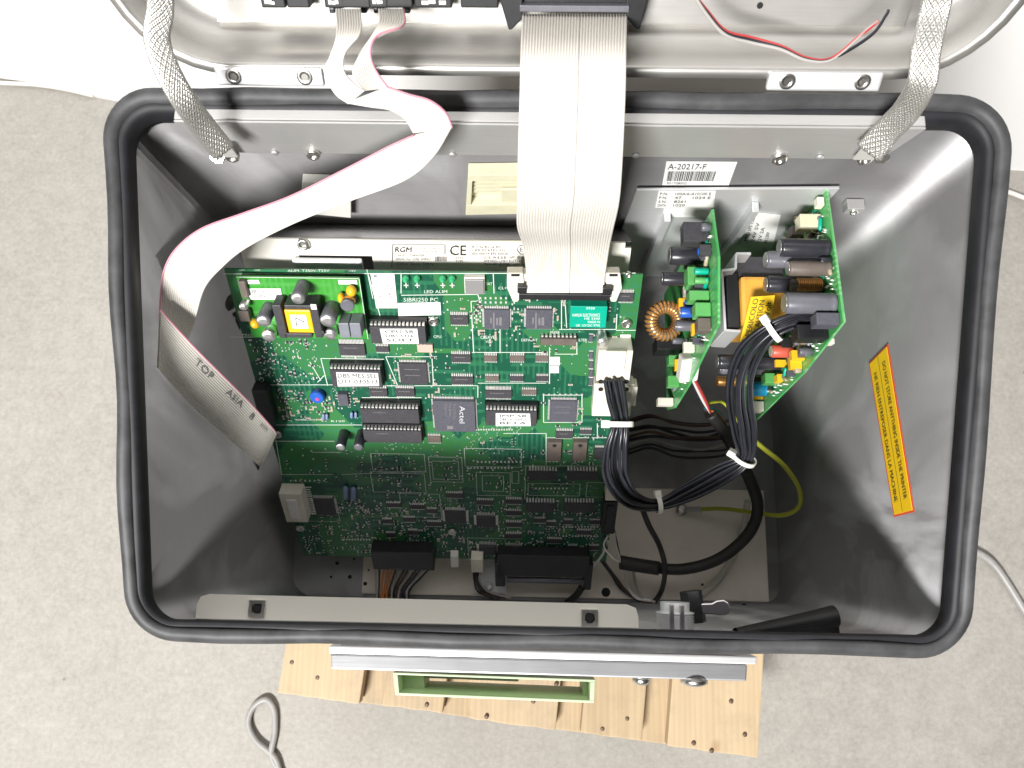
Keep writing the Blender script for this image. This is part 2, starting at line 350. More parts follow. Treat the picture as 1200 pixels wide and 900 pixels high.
for a, b in gaps:
    mb = MB(); mb.box(pf, pu_at(a)-0.004, pu_at(b)+0.004, -0.003, 0.61, -0.038, -0.0215); mb.build('plank', 'wood2', pt, 0.0012)
for v in (0.0, 0.27, 0.53):
    for u in (0.0, pL/2-0.04, pL-0.08):
        mb = MB(); mb.box(pf, u+0.004, u+0.076, v+0.006, v+0.08, -(H-H+0.12)+0.0005, -0.0385); mb.build('block', 'wood2', pt, 0.002)
mb = MB()
for px, py in ((342, 776), (372, 794), (625, 822), (652, 802), (706, 854), (735, 842), (857, 822), (873, 861), (813, 871), (834, 880), (500, 826), (570, 840)):
    u, v = pf.pix(px, py)
    mb.lathe(pf.w(u, v, -0.002), (0, 0, 1), [(0.0024, 0), (0.0022, 0.0022), (0.001, 0.0024)], 10)
mb.build('nail_heads', 'nail', pt, kind='stuff')

# ================================================================== PRINTER CASE
X0, X1, Y0, Y1 = -0.2170, 0.2410, -0.0480, 0.2245
RC = 0.020
def rimz(y): return H-0.4563+(y+0.0568)*(0.0957/0.2925)
FLZ = H-0.745
case = thing('printer_case', 'open stainless steel printer case with black rubber gasket around its sloping rim', 'printer case', (0.014, 0.09, H-PZ))
def loop_at(off, zf, r=RC, seg=9):
    return [Vector((x, y, zf(y))) for x, y in rrect(X0-off, X1+off, Y0-off, Y1+off, r+off, seg)]
mb = MB()
mb.grid([loop_at(0, lambda y: FLZ), loop_at(0, lambda y: rimz(y)-0.001), loop_at(0.0015, lambda y: rimz(y)-0.001), loop_at(0.0015, lambda y: FLZ-0.004)], closed=True, smooth=True)
mb.f.append(tuple(range(0, 40))); mb.sm.append(False)
mb.build('tub', 'tub', case)
mb = MB(); pl = loop_at(-0.006, lambda y: FLZ-0.0045); mb.prism(pl, Vector((0, 0, -(FLZ-0.0045-(H-PZ)-0.0005)))); mb.build('base_body', 'steel', case)
# gasket: bulb on the outside, clip on the inside
def sweep(profile, r=RC, seg=10, sub=16):
    rows = []
    for o_, h_ in profile:
        L_ = rrect(X0-o_, X1+o_, Y0-o_, Y1+o_, r+o_, seg); out = []
        for i in range(len(L_)):
            (xa, ya), (xb, yb_) = L_[i], L_[(i+1) % len(L_)]; k_ = sub if (i+1) % (seg+1) == 0 else 1
            out += [(xa+(xb-xa)*t/k_, ya+(yb_-ya)*t/k_) for t in range(k_)]
        rows.append([Vector((x, y, rimz(y)+h_)) for x, y in out])
    return rows
prof = [(0.0016, -0.010), (0.0046, -0.0085), (0.0072, -0.005), (0.0082, 0.0), (0.0076, 0.0036), (0.0058, 0.0058), (0.0036, 0.0064), (0.0015, 0.0056), (0.0001, 0.0046), (-0.0004, 0.002)]
rows = sweep(prof)
for r in rows:
    n = len(r)
    for i, p in enumerate(r): p.z += 0.0009*math.sin(p.x*51+p.y*40)+0.0006*math.sin(p.x*93-p.y*71); p.x += 0.0006*math.sin(p.y*60+p.x*12); p.y += 0.0006*math.sin(p.x*47)
mb = MB(); mb.grid(list(zip(*rows)), closed=False, smooth=True, loop=True); gk = mb.build('gasket', 'rubber', case)
mb = MB(); mb.grid(list(zip(*sweep([(0.0, 0.0032), (-0.0022, 0.0034), (-0.0040, 0.001), (-0.0042, -0.003), (-0.0036, -0.007), (-0.0028, -0.0105), (-0.0002, -0.011)]))), smooth=True, loop=True); mb.build('gasket_clip', 'rubber_in', case)
# gasket joint at the front right
mb = MB(); c = at_d(868, 752, 0.4375); 
for k in range(2):
    a = at_d(858+k*10, 740, 0.431); b = at_d(892+k*2, 763, 0.4315); mb.tube(crom([a, a.lerp(b, 0.5)+Vector((0.0015, 0, 0.0012)), b], 5), 0.0011, 6)
mb.build('gasket_joint', 'rubber_in', case)

# floor plate
mb = MB(); fpf = Frame(Vector((0, 0, FLZ+0.006)), Vector((1, 0, 0)), Vector((0, 1, 0)))
mb.box(fpf, -0.15, 0.2285, Y0+0.003, 0.0575, -0.004, 0.0); fp = mb.build('floor_plate', 'plate', case, 0.0012)
mb = MB()
for px, py, r in ((710, 694, 0.0042), (872, 711, 0.003), (823, 685, 0.0012), (395, 660, 0.0016), (410, 676, 0.0018), (428, 684, 0.0018), (388, 676, 0.0012), (415, 655, 0.001), (432, 668, 0.001)):
    p = at_z(px, py, -(H-FLZ-0.006)); mb.lathe((p.x, p.y, FLZ+0.0058), (0, 0, 1), [(r, 0), (r, 0.0006)], 14)
mb.build('drilled_holes', 'hole', fp, kind='stuff')
# small corner bracket with a socket screw on the floor plate
a, b = at_z(555, 668, -0.73), at_z(594, 697, -0.73)
mb = MB(); mb.box(fpf, a.x, b.x, b.y, a.y+0.01, 0.0003, 0.003); br = mb.build('corner_bracket', 'alu', case, 0.002)
p = at_z(573, 687, -0.73); bolt('screw', (p.x, p.y, FLZ+0.009), (0, 0, 1), 0.0038, 0.003, br)
# front flange
FZ = 0.492
mb = MB()
tl, tr = at_z(232, 696, -FZ), at_z(748, 714, -FZ)
pts = [Vector((tl.x, Y0+0.0012, H-FZ)), Vector((tl.x, tl.y-0.006, H-FZ)), Vector((tl.x+0.002, tl.y-0.0015, H-FZ)), Vector((tl.x+0.007, tl.y, H-FZ)), Vector((tr.x-0.007, tl.y-0.001, H-FZ)), Vector((tr.x-0.0015, tl.y-0.003, H-FZ)), Vector((tr.x, tl.y-0.008, H-FZ)), Vector((tr.x, Y0+0.0012, H-FZ))]
mb.prism(pts, Vector((0, 0, -0.0015))); fl = mb.build('front_flange', 'flange', case)
for px, py in ((302, 713), (691, 724)):
    p = at_z(px, py, -FZ); f = Frame(Vector((p.x, p.y, H-FZ)), Vector((1, 0, 0)), Vector((0, 1, 0)))
    mb = MB(); 
    for q in ((-0.005, 0.005, -0.005, -0.003), (-0.005, 0.005, 0.003, 0.005), (-0.005, -0.003, -0.003, 0.003), (0.003, 0.005, -0.003, 0.003)): mb.box(f, *q, 0.0003, 0.0022)
    o = mb.build('cage_nut', 'nickel', fl); mb = MB(); mb.lathe(f.w(0, 0, 0.0002), (0, 0, 1), [(0.0032, 0), (0.0032, 0.001), (0.002, 0.0012)], 12); mb.build('nut_hole', 'hole', o) if False else mb.build('nut_hole', 'hole', fl)
# rear rail
RY = Y1-0.010
mb = MB()
zt = at_y(640, 147, RY).z; zb = at_y(640, 183, RY).z; xl = at_y(222, 150, RY).x; xr = at_y(1080, 150, RY).x
mb.hexa([Vector(p) for p in ((xl-0.003, RY, zb), (xr-0.006, RY, zb), (xr-0.006, RY+0.0015, zb), (xl+0.005, RY+0.0015, zb), (xl-0.006, RY, zt), (xr+0.003, RY, zt), (xr+0.003, RY+0.0015, zt), (xl-0.006, RY+0.0015, zt))])
mb.hexa([Vector(p) for p in ((xl-0.006, RY+0.0018, zt-0.0015), (xr+0.003, RY+0.0018, zt-0.0015), (xr+0.003, Y1-0.0005, zt-0.0015), (xl-0.006, Y1-0.0005, zt-0.0015), (xl-0.006, RY+0.0018, zt), (xr+0.003, RY+0.0018, zt), (xr+0.003, Y1-0.0005, zt), (xl-0.006, Y1-0.0005, zt))])
rail = mb.build('rear_rail', 'steel', case, 0.0006)
for px, py, r in ((272, 184, 0.0042), (367, 182, 0.0040), (913, 187, 0.0044), (1013, 187, 0.0044)):
    p = at_y(px, py, RY-0.002); bolt('screw', p+Vector((0, 0.0018, 0)), (0, -1, 0.25), r, 0.003, rail)
for px, py in ((322, 180), (530, 182), (745, 183), (961, 185)):
    p = at_y(px, py, RY-0.001); mb = MB()
    mb.lathe(p+Vector((0, 0.0008, 0)), (0, -1, 0), [(0.0022, 0), (0.0020, 0.001), (0.0008, 0.0013)], 10); mb.build('rivet', 'steel', rail)
# fixtures on the rear wall
WY = Y1-0.0008
def wallquad(pxs, y=WY): # bl br tr tl pixels on a vertical plane at depth y
    return Quad(*[at_y(px, py, y) for px, py in pxs])
q = wallquad([(546, 239), (692, 236), (690, 189), (549, 191)])
mb = MB()
for a0, a1, b0, b1, n1 in ((0, 1, 0, 0.26, 0.008), (0, 1, 0.86, 1, 0.008), (0, 0.04, 0.26, 0.86, 0.008), (0.96, 1, 0.26, 0.86, 0.008), (0.04, 0.96, 0.26, 0.86, 0.0015)): q.slab(mb, 0.0, n1, a0, a1, b0, b1)
sl = mb.build('connector_slot', 'ivory', case, 0.0004)
for k in range(4):
    mb = MB(); q.slab(mb, 0.0016, 0.005, 0.05, 0.95, 0.48+0.09*k, 0.53+0.09*k); mb.build('slat', 'ivory', sl)
mb = MB(); q.slab(mb, 0.0052, 0.0072, 0.28, 0.8, 0.3, 0.62); mb.build('slot_tongue', 'ivory', sl, 0.0008)
q = wallquad([(352, 240), (412, 246), (412, 205), (355, 203)]); mb = MB(); q.slab(mb, 0, 0.006); w_ = mb.build('rear_socket', 'white', case, 0.0006)
mb = MB(); q.slab(mb, 0.0062, 0.0075, 0.0, 1.0, 0.55, 0.66); mb.build('socket_ridge', 'cream', w_)
# barcode sticker
q = wallquad([(776, 216.5), (854, 216.5), (864, 189.5), (781, 189)]); mb = MB(); q.slab(mb, 0.0, 0.0003); st = mb.build('barcode_sticker', 'paper', case, label='white sticker with barcode and the number A-20217-F')
mb = MB(); q.text(mb, 'A-20217-F', 0.035, 0.70, 0.58, 0.93, 0.0006); q.text(mb, '901708002', 0.06, 0.05, 0.36, 0.15, 0.0006); x = 0.05
while x < 0.74:
    w = rnd.choice((0.006, 0.006, 0.011, 0.016)); q.rect(mb, x, x+w, 0.2, 0.62, 0.0006); x += w+rnd.choice((0.006, 0.008, 0.012))
mb.build('barcode_print', 'ink', st)
# warning sticker on the right wall
WX = X1-0.0008
wq = Quad(*[at_x(px, py, WX) for px, py in ((1048, 606), (1072, 600), (1041, 403), (1018.5, 426))])
wq = Quad(wq.c[0], wq.c[1], wq.c[2], wq.c[3]); sgn = 1 if wq.n.x < 0 else -1
mb = MB(); wq.slab(mb, 0, 0.0003*sgn); ws = mb.build('warning_sticker', 'inkred', case, label='narrow yellow warning sticker with red border on the right wall')
mb = MB(); wq.slab(mb, 0.0003*sgn, 0.0006*sgn, 0.06, 0.94, 0.012, 0.988); mb.build('sticker_face', 'yellow', ws)
mb = MB(); wq.rect(mb, 0.49, 0.505, 0.02, 0.98, 0.0008*sgn)
def vtext(mb, s, a0, a1, b0, b1): # text running from top to bottom of the sticker, letter tops towards +a
    bl = wq.w(a0, b1, 0.0009*sgn); br = wq.w(a0, b0, 0.0009*sgn); tl = wq.w(a1, b1, 0.0009*sgn); add_text(mb, s, bl, br, tl)
vtext(mb, 'DO NOT STORE ANYTHING INSIDE THE PRINTER', 0.65, 0.80, 0.08, 0.92); vtext(mb, 'NE RIEN ENTREPOSER DANS LA MACHINE', 0.19, 0.34, 0.08, 0.9)
mb.build('warning_print', 'ink', ws)
# clip on the rear right corner
p = at_y(1000, 241, Y1-0.004); f = Frame(p, Vector((1, 0, 0)), Vector((0, 0, -1))); f.N = Vector((0, -1, 0)); mb = MB(); mb.box(f, -0.0055, 0.0055, -0.004, 0.004, -0.003, 0.004)
cn = mb.build('wall_clip', 'steel', case, 0.0006); bolt('screw', f.w(0, 0, 0.004), (0, -1, 0.3), 0.0026, 0.0015, cn)

# ---- lid
LA = rad(36)
LO = Vector((0.0145, Y1+0.0135, H-0.3585)); lf = Frame(LO, Vector((1, 0, 0)), Vector((0, math.sin(LA), math.cos(LA)))); lf.N = Vector((0, -math.cos(LA), math.sin(LA)))
LW = 0.226
def lloop(inset, n, r, seg=9): return [lf.w(x, y, n) for x, y in rrect(-LW+inset, LW-inset, 0.002+inset, 0.30-inset, max(r-inset, 0.004), seg)]
mb = MB(); R0 = 0.055
mb.grid([lloop(0.022, -0.030, R0), lloop(0.013, -0.026, R0), lloop(0.007, -0.014, R0), lloop(0.006, -0.001, R0), lloop(0.004, 0.0005, R0), lloop(0.0, 0.0, R0), lloop(0.0, -0.010, R0), lloop(0.004, -0.034, R0)], closed=True, smooth=True)
mb.f.append(tuple(range(0, 40))); mb.sm.append(False); mb.f.append(tuple(range(7*40, 8*40))[::-1]); mb.sm.append(False)
lid = mb.build('lid', 'lid', case)
mb = MB(); s27 = lf.pix(640, 29, -0.024)[1]
mb.box(lf, -LW+0.045, LW-0.045, s27, 0.25, -0.0295, -0.024); mb.build('lid_plate', 'lid', lid, 0.001)
for x0, x1 in ((248, 386), (893, 1040)):
    a = lf.pix(x0, 97, 0.002); b = lf.pix(x1, 97, 0.002); mb = MB(); mb.box(lf, a[0]+0.003, b[0]-0.003, -0.0035, 0.0062, -0.002, 0.0022); hp = mb.build('hinge_plate', 'alu', lid, 0.0012)
    for t in (0.2, 0.8): bolt('screw', lf.w(a[0]*(1-t)+b[0]*t, 0.0015, 0.0018), lf.N, 0.0042, 0.0008, lid)
mb = MB(); u, v = lf.pix(891, 7, -0.023); mb.lathe(lf.w(u, v, -0.0242), lf.N, [(0.0016, 0), (0.0016, 0.0006)], 12); mb.build('drilled_hole', 'hole', lid)
# header sockets mounted on the lid plate
def lidbox(name, x0, x1, y0, y1, n0, n1, m='black', bev=0.0008):
    a = lf.pix(x0, y1, n1); b = lf.pix(x1, y0, n1); mb = MB(); mb.box(lf, a[0], b[0], a[1], b[1], n0, n1); return mb.build(name, m, lid, bev)
for x0, x1 in ((307, 328), (337, 357), (381, 399), (401, 430), (433, 451), (453, 481), (486, 528), (540, 584)):
    lidbox('header', x0, x1, -30, 9.5, -0.0235, -0.012)
for x0, x1 in ((386, 392), (423, 429), (438, 443), (472, 480)): lidbox('latch', x0, x1, 9, 16, -0.0235, -0.014)
mb = MB()
for x0, x1 in ((310, 322), (384, 396), (436, 448), (492, 522)):
    for k in range(3):
        xa = x0+(x1-x0)*(k+rnd.random()*0.4)/3; a = lf.pix(xa, 4+rnd.random()*1.5, -0.0118); b = lf.pix(xa+(x1-x0)*0.26, -1+rnd.random()*3, -0.0118); mb.face([lf.w(a[0], a[1], -0.0118), lf.w(b[0], a[1], -0.0118), lf.w(b[0], b[1], -0.0118), lf.w(a[0], b[1], -0.0118)])
mb.build('header_print', 'paper', lid)
lidbox('wide_header', 596, 748, -30, 9, -0.0235, -0.010)
for sx, xa, xb in ((-1, 584, 612), (1, 734, 762)):
    c = 'ejector'; pts = [(xa, -25), (xb, -25), (xb, 12), (xb-8 if sx < 0 else xa+8+4, 34) , (xa+10 if sx < 0 else xb-10, 34), (xa, 2) if sx < 0 else (xa, 12)]
    pts = [(586, -25), (613, -25), (612, 22), (600, 35), (596, 35), (587, 4)] if sx < 0 else [(733, -25), (760, -25), (758, 4), (750, 34), (746, 35), (735, 22)]
    mb = MB(); P_ = [lf.P(x, y, -0.006) for x, y in pts]; mb.prism(P_, -lf.N*0.012); mb.build('ejector', 'black', lid, 0.0006)

# ---- bar and holder on the front
BZ = 0.50
bfr = Frame(Vector((0, 0, H-BZ)), Vector((1, 0, 0)), Vector((0, 1, 0)))
def slab4(mb, c, zt, h):
    P_ = [at_z(x, y, zt) for x, y in c]; mb.hexa([Vector((p.x, p.y, H+zt-h)) for p in P_]+[Vector((p.x, p.y, H+zt)) for p in P_])
mb = MB(); slab4(mb, [(388, 784), (875, 798.5), (876, 779), (387, 766.5)], -BZ, 0.012); fb = mb.build('front_bar', 'barwhite', case, 0.001)
mb = MB(); slab4(mb, [(386, 766), (886, 778.7), (888, 770), (385, 757)], -BZ+0.002, 0.014); mb.build('bar_lip', 'alu', fb, 0.0008)
yb = at_z(780, 796, -BZ).y
mb = MB(); a, b = at_z(400, 755, -BZ-0.003), at_z(860, 767, -BZ-0.003); mb.box(bfr, a.x, b.x, at_z(640, 764, -BZ).y+0.0004, Y0-0.0016, -0.012, -0.002); mb.build('bar_mount', 'steel', fb)
for px, py, r in ((750, 800, 0.0055), (811, 801, 0.0085)):
    p = at_z(px, py, -BZ-0.012); mb = MB(); mb.lathe(Vector((p.x, yb+0.001, H-BZ-0.006)), (0, -1, 0), [(r, 0), (r, 0.0035), (r*0.7, 0.005), (r*0.5, 0.0055)], 16); mb.build('screw', 'nickel', fb)
hz = 0.53; hf = Frame(Vector((0, 0, H-hz)), Vector((1, 0, 0)), Vector((0, 1, 0)))
HC = [(463, 814.5), (696, 824), (697.5, 796.5), (460.5, 788)]
HP = [at_z(x, y, -hz) for x, y in HC]
def hq(a, b): return (HP[0]*(1-a)*(1-b)+HP[1]*a*(1-b)+HP[2]*a*b+HP[3]*(1-a)*b)
def hwall(mb, a0, a1, b0, b1, z0, z1): mb.hexa([hq(a, b)+Vector((0, 0, z)) for z in (z0, z1) for a, b in ((a0, b0), (a1, b0), (a1, b1), (a0, b1))])
mb = MB()
for q in ((0, 1, 0, 0.11), (0, 1, 0.9, 1), (0, 0.022, 0.11, 0.9), (0.978, 1, 0.11, 0.9)): hwall(mb, *q, -0.05, 0)
hd = mb.build('holder', 'holder', case, 0.0004)
for q in ((0.023, 0.13, 0.11, 0.9), (0.955, 0.977, 0.11, 0.9)):
    mb = MB(); hwall(mb, *q, -0.05, -0.02); mb.build('holder_block', 'holder', hd)
mb = MB(); hwall(mb, 0.131, 0.62, 0.3, 0.85, -0.049, -0.044); mb.build('holder_card', 'paper', hd)
mb = MB(); hwall(mb, 0.131, 0.954, 0.5, 0.89, -0.05, -0.0495); mb.build('holder_floor', 'sleeve', hd)
mb = MB(); mb.box(hf, HP[3].x+0.03, HP[2].x-0.03, max(HP[3].y, HP[2].y)+0.0003, Y0-0.002, -0.03, -0.02); mb.build('holder_arm', 'steel', hd)

# ================================================================== MAIN CIRCUIT BOARD
VD = Vector((0, -math.sin(rad(38)), -math.cos(rad(38))))
bO = at_d(261, 318, 0.495); bO = Vector((-0.1962, bO.y+0.0023, bO.z-0.0018))
B = Frame(bO, Vector((1, 0, 0)), VD)
BW, BH = 0.2705, 0.298
board = thing('main_circuit_board', 'large green circuit board crowded with black chips, leaning in the steel case', 'circuit board', B.w(BW/2, BH, 0))
mb = MB(); mb.box(B, 0, BW, 0, BH, -0.0016, 0); mb.build('board_panel', 'pcb', board)
# mounting plate behind it, with the rating label
Pn = -0.017
mp = thing('mounting_plate', 'beige metal plate with printed CE rating label behind the large circuit board', 'metal plate', B.w(BW/2, BH, Pn-0.002))
ul, vt = B.pix(278, 279, Pn); ur, _ = B.pix(741, 279, Pn)
def hole_plate():
    # plate built round the rounded slot (hand hole) near its left end
    a, c = B.pix(350, 299, Pn); b, d = B.pix(438, 314, Pn); mb = MB()
    mb.box(B, ul, a, vt+0.004, BH-0.01, Pn-0.002, Pn); mb.box(B, a, b, vt+0.004, c, Pn-0.002, Pn); mb.box(B, b, ur, vt+0.004, BH-0.01, Pn-0.002, Pn); mb.box(B, a, b, d+0.004, BH-0.01, Pn-0.002, Pn)
    mb.box(B, ul+0.004, ur-0.004, vt, vt+0.004, Pn-0.002, Pn)
    return mb
hole_plate().build('plate', 'flange', mp)
zl = at_y(500, 263, Y1).z; e0 = B.w(ul, vt, Pn-0.0025); xr_ = B.w(ur, vt, Pn).x
mb = MB(); mb.hexa([Vector(p) for p in ((X0+0.012, Y1-0.0008, zl-0.002), (xr_, Y1-0.0008, zl-0.002), (xr_, e0.y, e0.z-0.002), (X0+0.012, e0.y, e0.z-0.002), (X0+0.012, Y1-0.0008, zl), (xr_, Y1-0.0008, zl), (xr_, e0.y, e0.z), (X0+0.012, e0.y, e0.z))]); mb.build('rear_ledge', 'tub', case)
mb = MB(); a = B.pix(341, 304, Pn+0.005); b = B.pix(426, 319, Pn+0.005); mb.box(B, a[0], b[0], a[1], b[1], Pn+0.0012, Pn+0.005); mb.build('slot_tab', 'alu', mp, 0.002)
bolt('screw', B.P(356, 285, Pn), B.N, 0.0042, 0.003, mp); bolt('screw', B.P(361, 288, Pn), B.N, 0.002, 0.002, mp, 'zinc')
def bquad(pxs, n): return Quad(*[B.P(x, y, n) for x, y in pxs])
q = bquad([(457, 313), (640, 313), (638, 285), (458, 284)], Pn+0.0002)
mb = MB(); q.text(mb, 'RGM', 0.03, 0.62, 0.135, 0.82, 0.0006); q.text(mb, 'CE', 0.385, 0.5, 0.49, 0.9, 0.0006)
rl = mb.build('rating_print', 'ink', mp)
mb = MB()
q.text(mb, 'R.G.M. S.p.A. GENOVA', 0.19, 0.73, 0.325, 0.80, 0.0006); q.text(mb, 'ITALIA www.rgm.it', 0.19, 0.62, 0.32, 0.69, 0.0006)
q.text(mb, 'MOD. CT PRINTER', 0.05, 0.44, 0.22, 0.52, 0.0006); q.text(mb, 'SERIAL No. 2306 ANNO', 0.03, 0.30, 0.26, 0.39, 0.0006); q.text(mb, 'TIPO  230V 50Hz', 0.04, 0.1, 0.28, 0.2, 0.0006)
for k, s in enumerate(('II 1 G Ex ia IIC', 'CESI 03 ATEX 011', 'EN 50014 EN 50020')): q.text(mb, s, 0.53, 0.8-0.14*k, 0.72+0.02*k, 0.9-0.14*k, 0.0006)
for k, s in enumerate(('CLASSE IP 54', 'APPARECCHIO ELETTRICO', 'TEMP AMB -10 +40')): q.text(mb, s, 0.60, 0.36-0.14*k, 0.86+0.02*k, 0.46-0.14*k, 0.0006)
q.text(mb, '0722', 0.42, 0.34, 0.47, 0.44, 0.0006); q.text(mb, 'TYPE', 0.42, 0.2, 0.47, 0.3, 0.0006)
x = 0.29
while x < 0.365: q.rect(mb, x, x+0.004, 0.25, 0.45, 0.0006); x += rnd.choice((0.007, 0.009))
for a0, a1, b0, b1 in ((0.01, 0.35, 0.92, 0.935), (0.01, 0.35, 0.55, 0.56), (0.01, 0.015, 0.02, 0.93), (0.35, 0.355, 0.55, 0.93)): q.rect(mb, a0, a1, b0, b1, 0.0006)
cx, cy = 0.86, 0.74
for k in range(6):
    a0, a1 = rad(60*k), rad(60*k+60)
    P1, P2 = (cx+0.045*math.cos(a0), cy+0.22*math.sin(a0)), (cx+0.045*math.cos(a1), cy+0.22*math.sin(a1)); s = 0.86
    mb.face([q.w(*P1, 0.0006), q.w(*P2, 0.0006), q.w(cx+(P2[0]-cx)*s, cy+(P2[1]-cy)*s, 0.0006), q.w(cx+(P1[0]-cx)*s, cy+(P1[1]-cy)*s, 0.0006)])
q.text(mb, 'Ex', 0.838, 0.66, 0.882, 0.82, 0.0006)
mb.build('rating_small_print', 'inkgrey', mp)

# ---- component builders on a frame
def smd_pins(mb, f, u0, u1, v0, v1, counts, L=0.0015, w=0.0005, t=0.0012):
    for side, n in zip('tblr', counts):
        for k in range(n):
            if side in 'tb':
                c = u0+(u1-u0)*(k+0.5)/n*0.94+(u1-u0)*0.03; ww = min(w, (u1-u0)/n*0.3)
                if side == 't': mb.box(f, c-ww, c+ww, v0-L, v0+0.0001, 0.0001, t)
                else: mb.box(f, c-ww, c+ww, v1-0.0001, v1+L*0.7, 0.0001, t)
            else:
                c = v0+(v1-v0)*(k+0.5)/n*0.94+(v1-v0)*0.03; ww = min(w, (v1-v0)/n*0.3)
                if side == 'l': mb.box(f, u0-L*0.7, u0+0.0001, c-ww, c+ww, 0.0001, t*0.8)
                else: mb.box(f, u1-0.0001, u1+L*0.7, c-ww, c+ww, 0.0001, t*0.8)
def rect_at(f, r, n):
    xm, ym = (r[0]+r[2])/2, (r[1]+r[3])/2; return f.pix(r[0], ym, n)[0], f.pix(r[2], ym, n)[0], f.pix(xm, r[1], n)[1], f.pix(xm, r[3], n)[1]
CHIPS = []
def chip(r, pins, h=0.0022, m='chip', name='chip', prints=0, parent=board, f=B, L=0.0016):
    u0, u1, v0, v1 = rect_at(f, r, h); mb = MB(); mb.box(f, u0, u1, v0, v1, 0.0003, h, 0.0003)
    o = mb.build(name, m, parent); mb = MB(); smd_pins(mb, f, u0, u1, v0, v1, pins, L); mb.build('pins', 'tin', o, kind='stuff')
    CHIPS.append((u0, u1, v0, v1))
    if prints:
        mb = MB()
        for k in range(prints):
            vv = v0+(v1-v0)*(0.25+0.55*k/max(1, prints)); x = u0+(u1-u0)*0.2
            while x < u1-(u1-u0)*0.3:
                w = rnd.uniform(0.0004, 0.0011); mb.face([f.w(x, vv, h+0.0002), f.w(x+w, vv, h+0.0002), f.w(x+w, vv+0.0007, h+0.0002), f.w(x, vv+0.0007, h+0.0002)]); x += w+0.0003
        mb.build('chip_print', 'inkgrey', o, kind='stuff')
    return o
def dip(r, n, label_lines=None, lab=None, h=0.0095, m='chip', big='label'):
    u0, u1, v0, v1 = rect_at(B, r, h); mb = MB(); mb.box(B, u0, u1, v0, v1, 0.0052, h, 0.0002)
    o = mb.build('socketed_chip', m, board); CHIPS.append((u0, u1, v0, v1))
    mb = MB(); mb.box(B, u0-0.0006, u1+0.0006, v0-0.0026, v1+0.0012, 0.0002, 0.0050); mb.build('socket', 'black', o)
    mb = MB(); p = (u1-u0)/n
    for k in range(n):
        c = u0+p*(k+0.5)
        mb.box(B, c-p*0.29, c+p*0.29, v0-0.0014, v0-0.0001, 0.0052, h-0.0012); mb.box(B, c-p*0.2, c+p*0.2, v1+0.0001, v1+0.0011, 0.0052, h-0.0014)
    mb.build('pins', 'tin', o, kind='stuff')
    if lab:
        q = Quad(*[B.P(x, y, h+0.0001) for x, y in lab]); sg = 1 if q.n.dot(B.N) > 0 else -1
        mb = MB(); q.slab(mb, 0, 0.0003*sg); mb.build('paper_label', 'paper', o); mb = MB()
        k = len(label_lines)
        for i, s in enumerate(label_lines):
            b1 = 0.92-i*(0.86/k); q.text(mb, s, 0.12 if k == 3 else 0.03, b1-0.58/k, 0.88 if k == 3 else 0.97, b1, 0.0006*sg)
        mb.build('label_print', 'ink', o)
    return o
# socketed chips with paper labels
dip((434, 383, 499, 403), 14, ('CPU S8', 'DB1 U26', 'SOFT'), [(449, 402.5), (491, 402.5), (489, 385), (445, 385)])
dip((388, 434, 447, 454), 14, ('DBS MES/SEL', 'U11 030513'), [(396, 452.5), (444.5, 452), (443, 437), (394, 436)])
dip((569, 482, 629, 499), 14, ('IMP S8', 'DBS U01 030513', 'BETA'), [(581, 499), (622, 499), (621, 484.5), (581, 484)])
for r in ((423, 480, 491, 496), (426, 505, 494, 519)):
    o = dip(r, 16); u0, u1, v0, v1 = rect_at(B, r, 0.0095); mb = MB()
    add_text(mb, 'KM684000', B.w(u0+0.010, v0+0.0035, 0.0097), B.w(u0+0.019, v0+0.0035, 0.0097), B.w(u0+0.010, v0+0.0022, 0.0097))
    mb.build('chip_print', 'inkgrey', o)
# flat packs
o = chip((508, 470, 557, 506), (26, 26, 26, 26), 0.004, 'chip2', 'flat_pack_chip')
mb = MB()
def rot_text(s, px0, px1, py0, py1, n): add_text(mb, s, B.P(px0, py0, n), B.P(px0, py1, n), B.P(px1, py0, n))
rot_text('Actel', 538.5, 545, 476, 496, 0.0042); mb.build('maker_print', 'print', o); mb = MB()
for k, s in enumerate(('A1225XL', 'PL84C', 'FPGA 9917')): rot_text(s, 531-k*5, 534-k*5, 473, 492-k*2, 0.0042)
mb.face([B.P(524, 499, 0.0042), B.P(531, 499, 0.0042), B.P(531, 503, 0.0042), B.P(524, 503, 0.0042)]); mb.build('chip_print', 'inkgrey', o)
for r in ((567, 363, 597, 386), (616, 363, 647, 386)):
    o = chip(r, (14, 14, 14, 14), 0.003, 'chip2', 'flat_pack_chip'); mb = MB(); w = r[2]-r[0]
    for k, (a, b, c, d) in enumerate(((0.36, 0.42, 0.15, 0.95), (0.48, 0.56, 0.42, 0.78), (0.6, 0.7, 0.38, 0.8), (0.25, 0.31, 0.4, 0.7))):
        X, Y = lambda t: r[0]+w*t, lambda t: r[1]+(r[3]-r[1])*t
        mb.face([B.P(X(a), Y(c), 0.0032), B.P(X(b), Y(c), 0.0032), B.P(X(b), Y(d), 0.0032), B.P(X(a), Y(d), 0.0032)])
    mb.build('chip_print', 'inkgrey', o, kind='stuff')
chip((468, 426, 501, 451), (18, 18, 14, 14), 0.003, 'chip', 'flat_pack_chip', 2); chip((644, 470, 676, 495), (18, 18, 14, 14), 0.003, 'chip2', 'flat_pack_chip', 2)
chip((397, 404, 428, 417), (18, 18, 0, 0), 0.0026, 'chip', prints=1, L=0.0035); chip((568, 458, 600, 467), (18, 18, 0, 0), 0.0026, 'chip', prints=1, L=0.003)
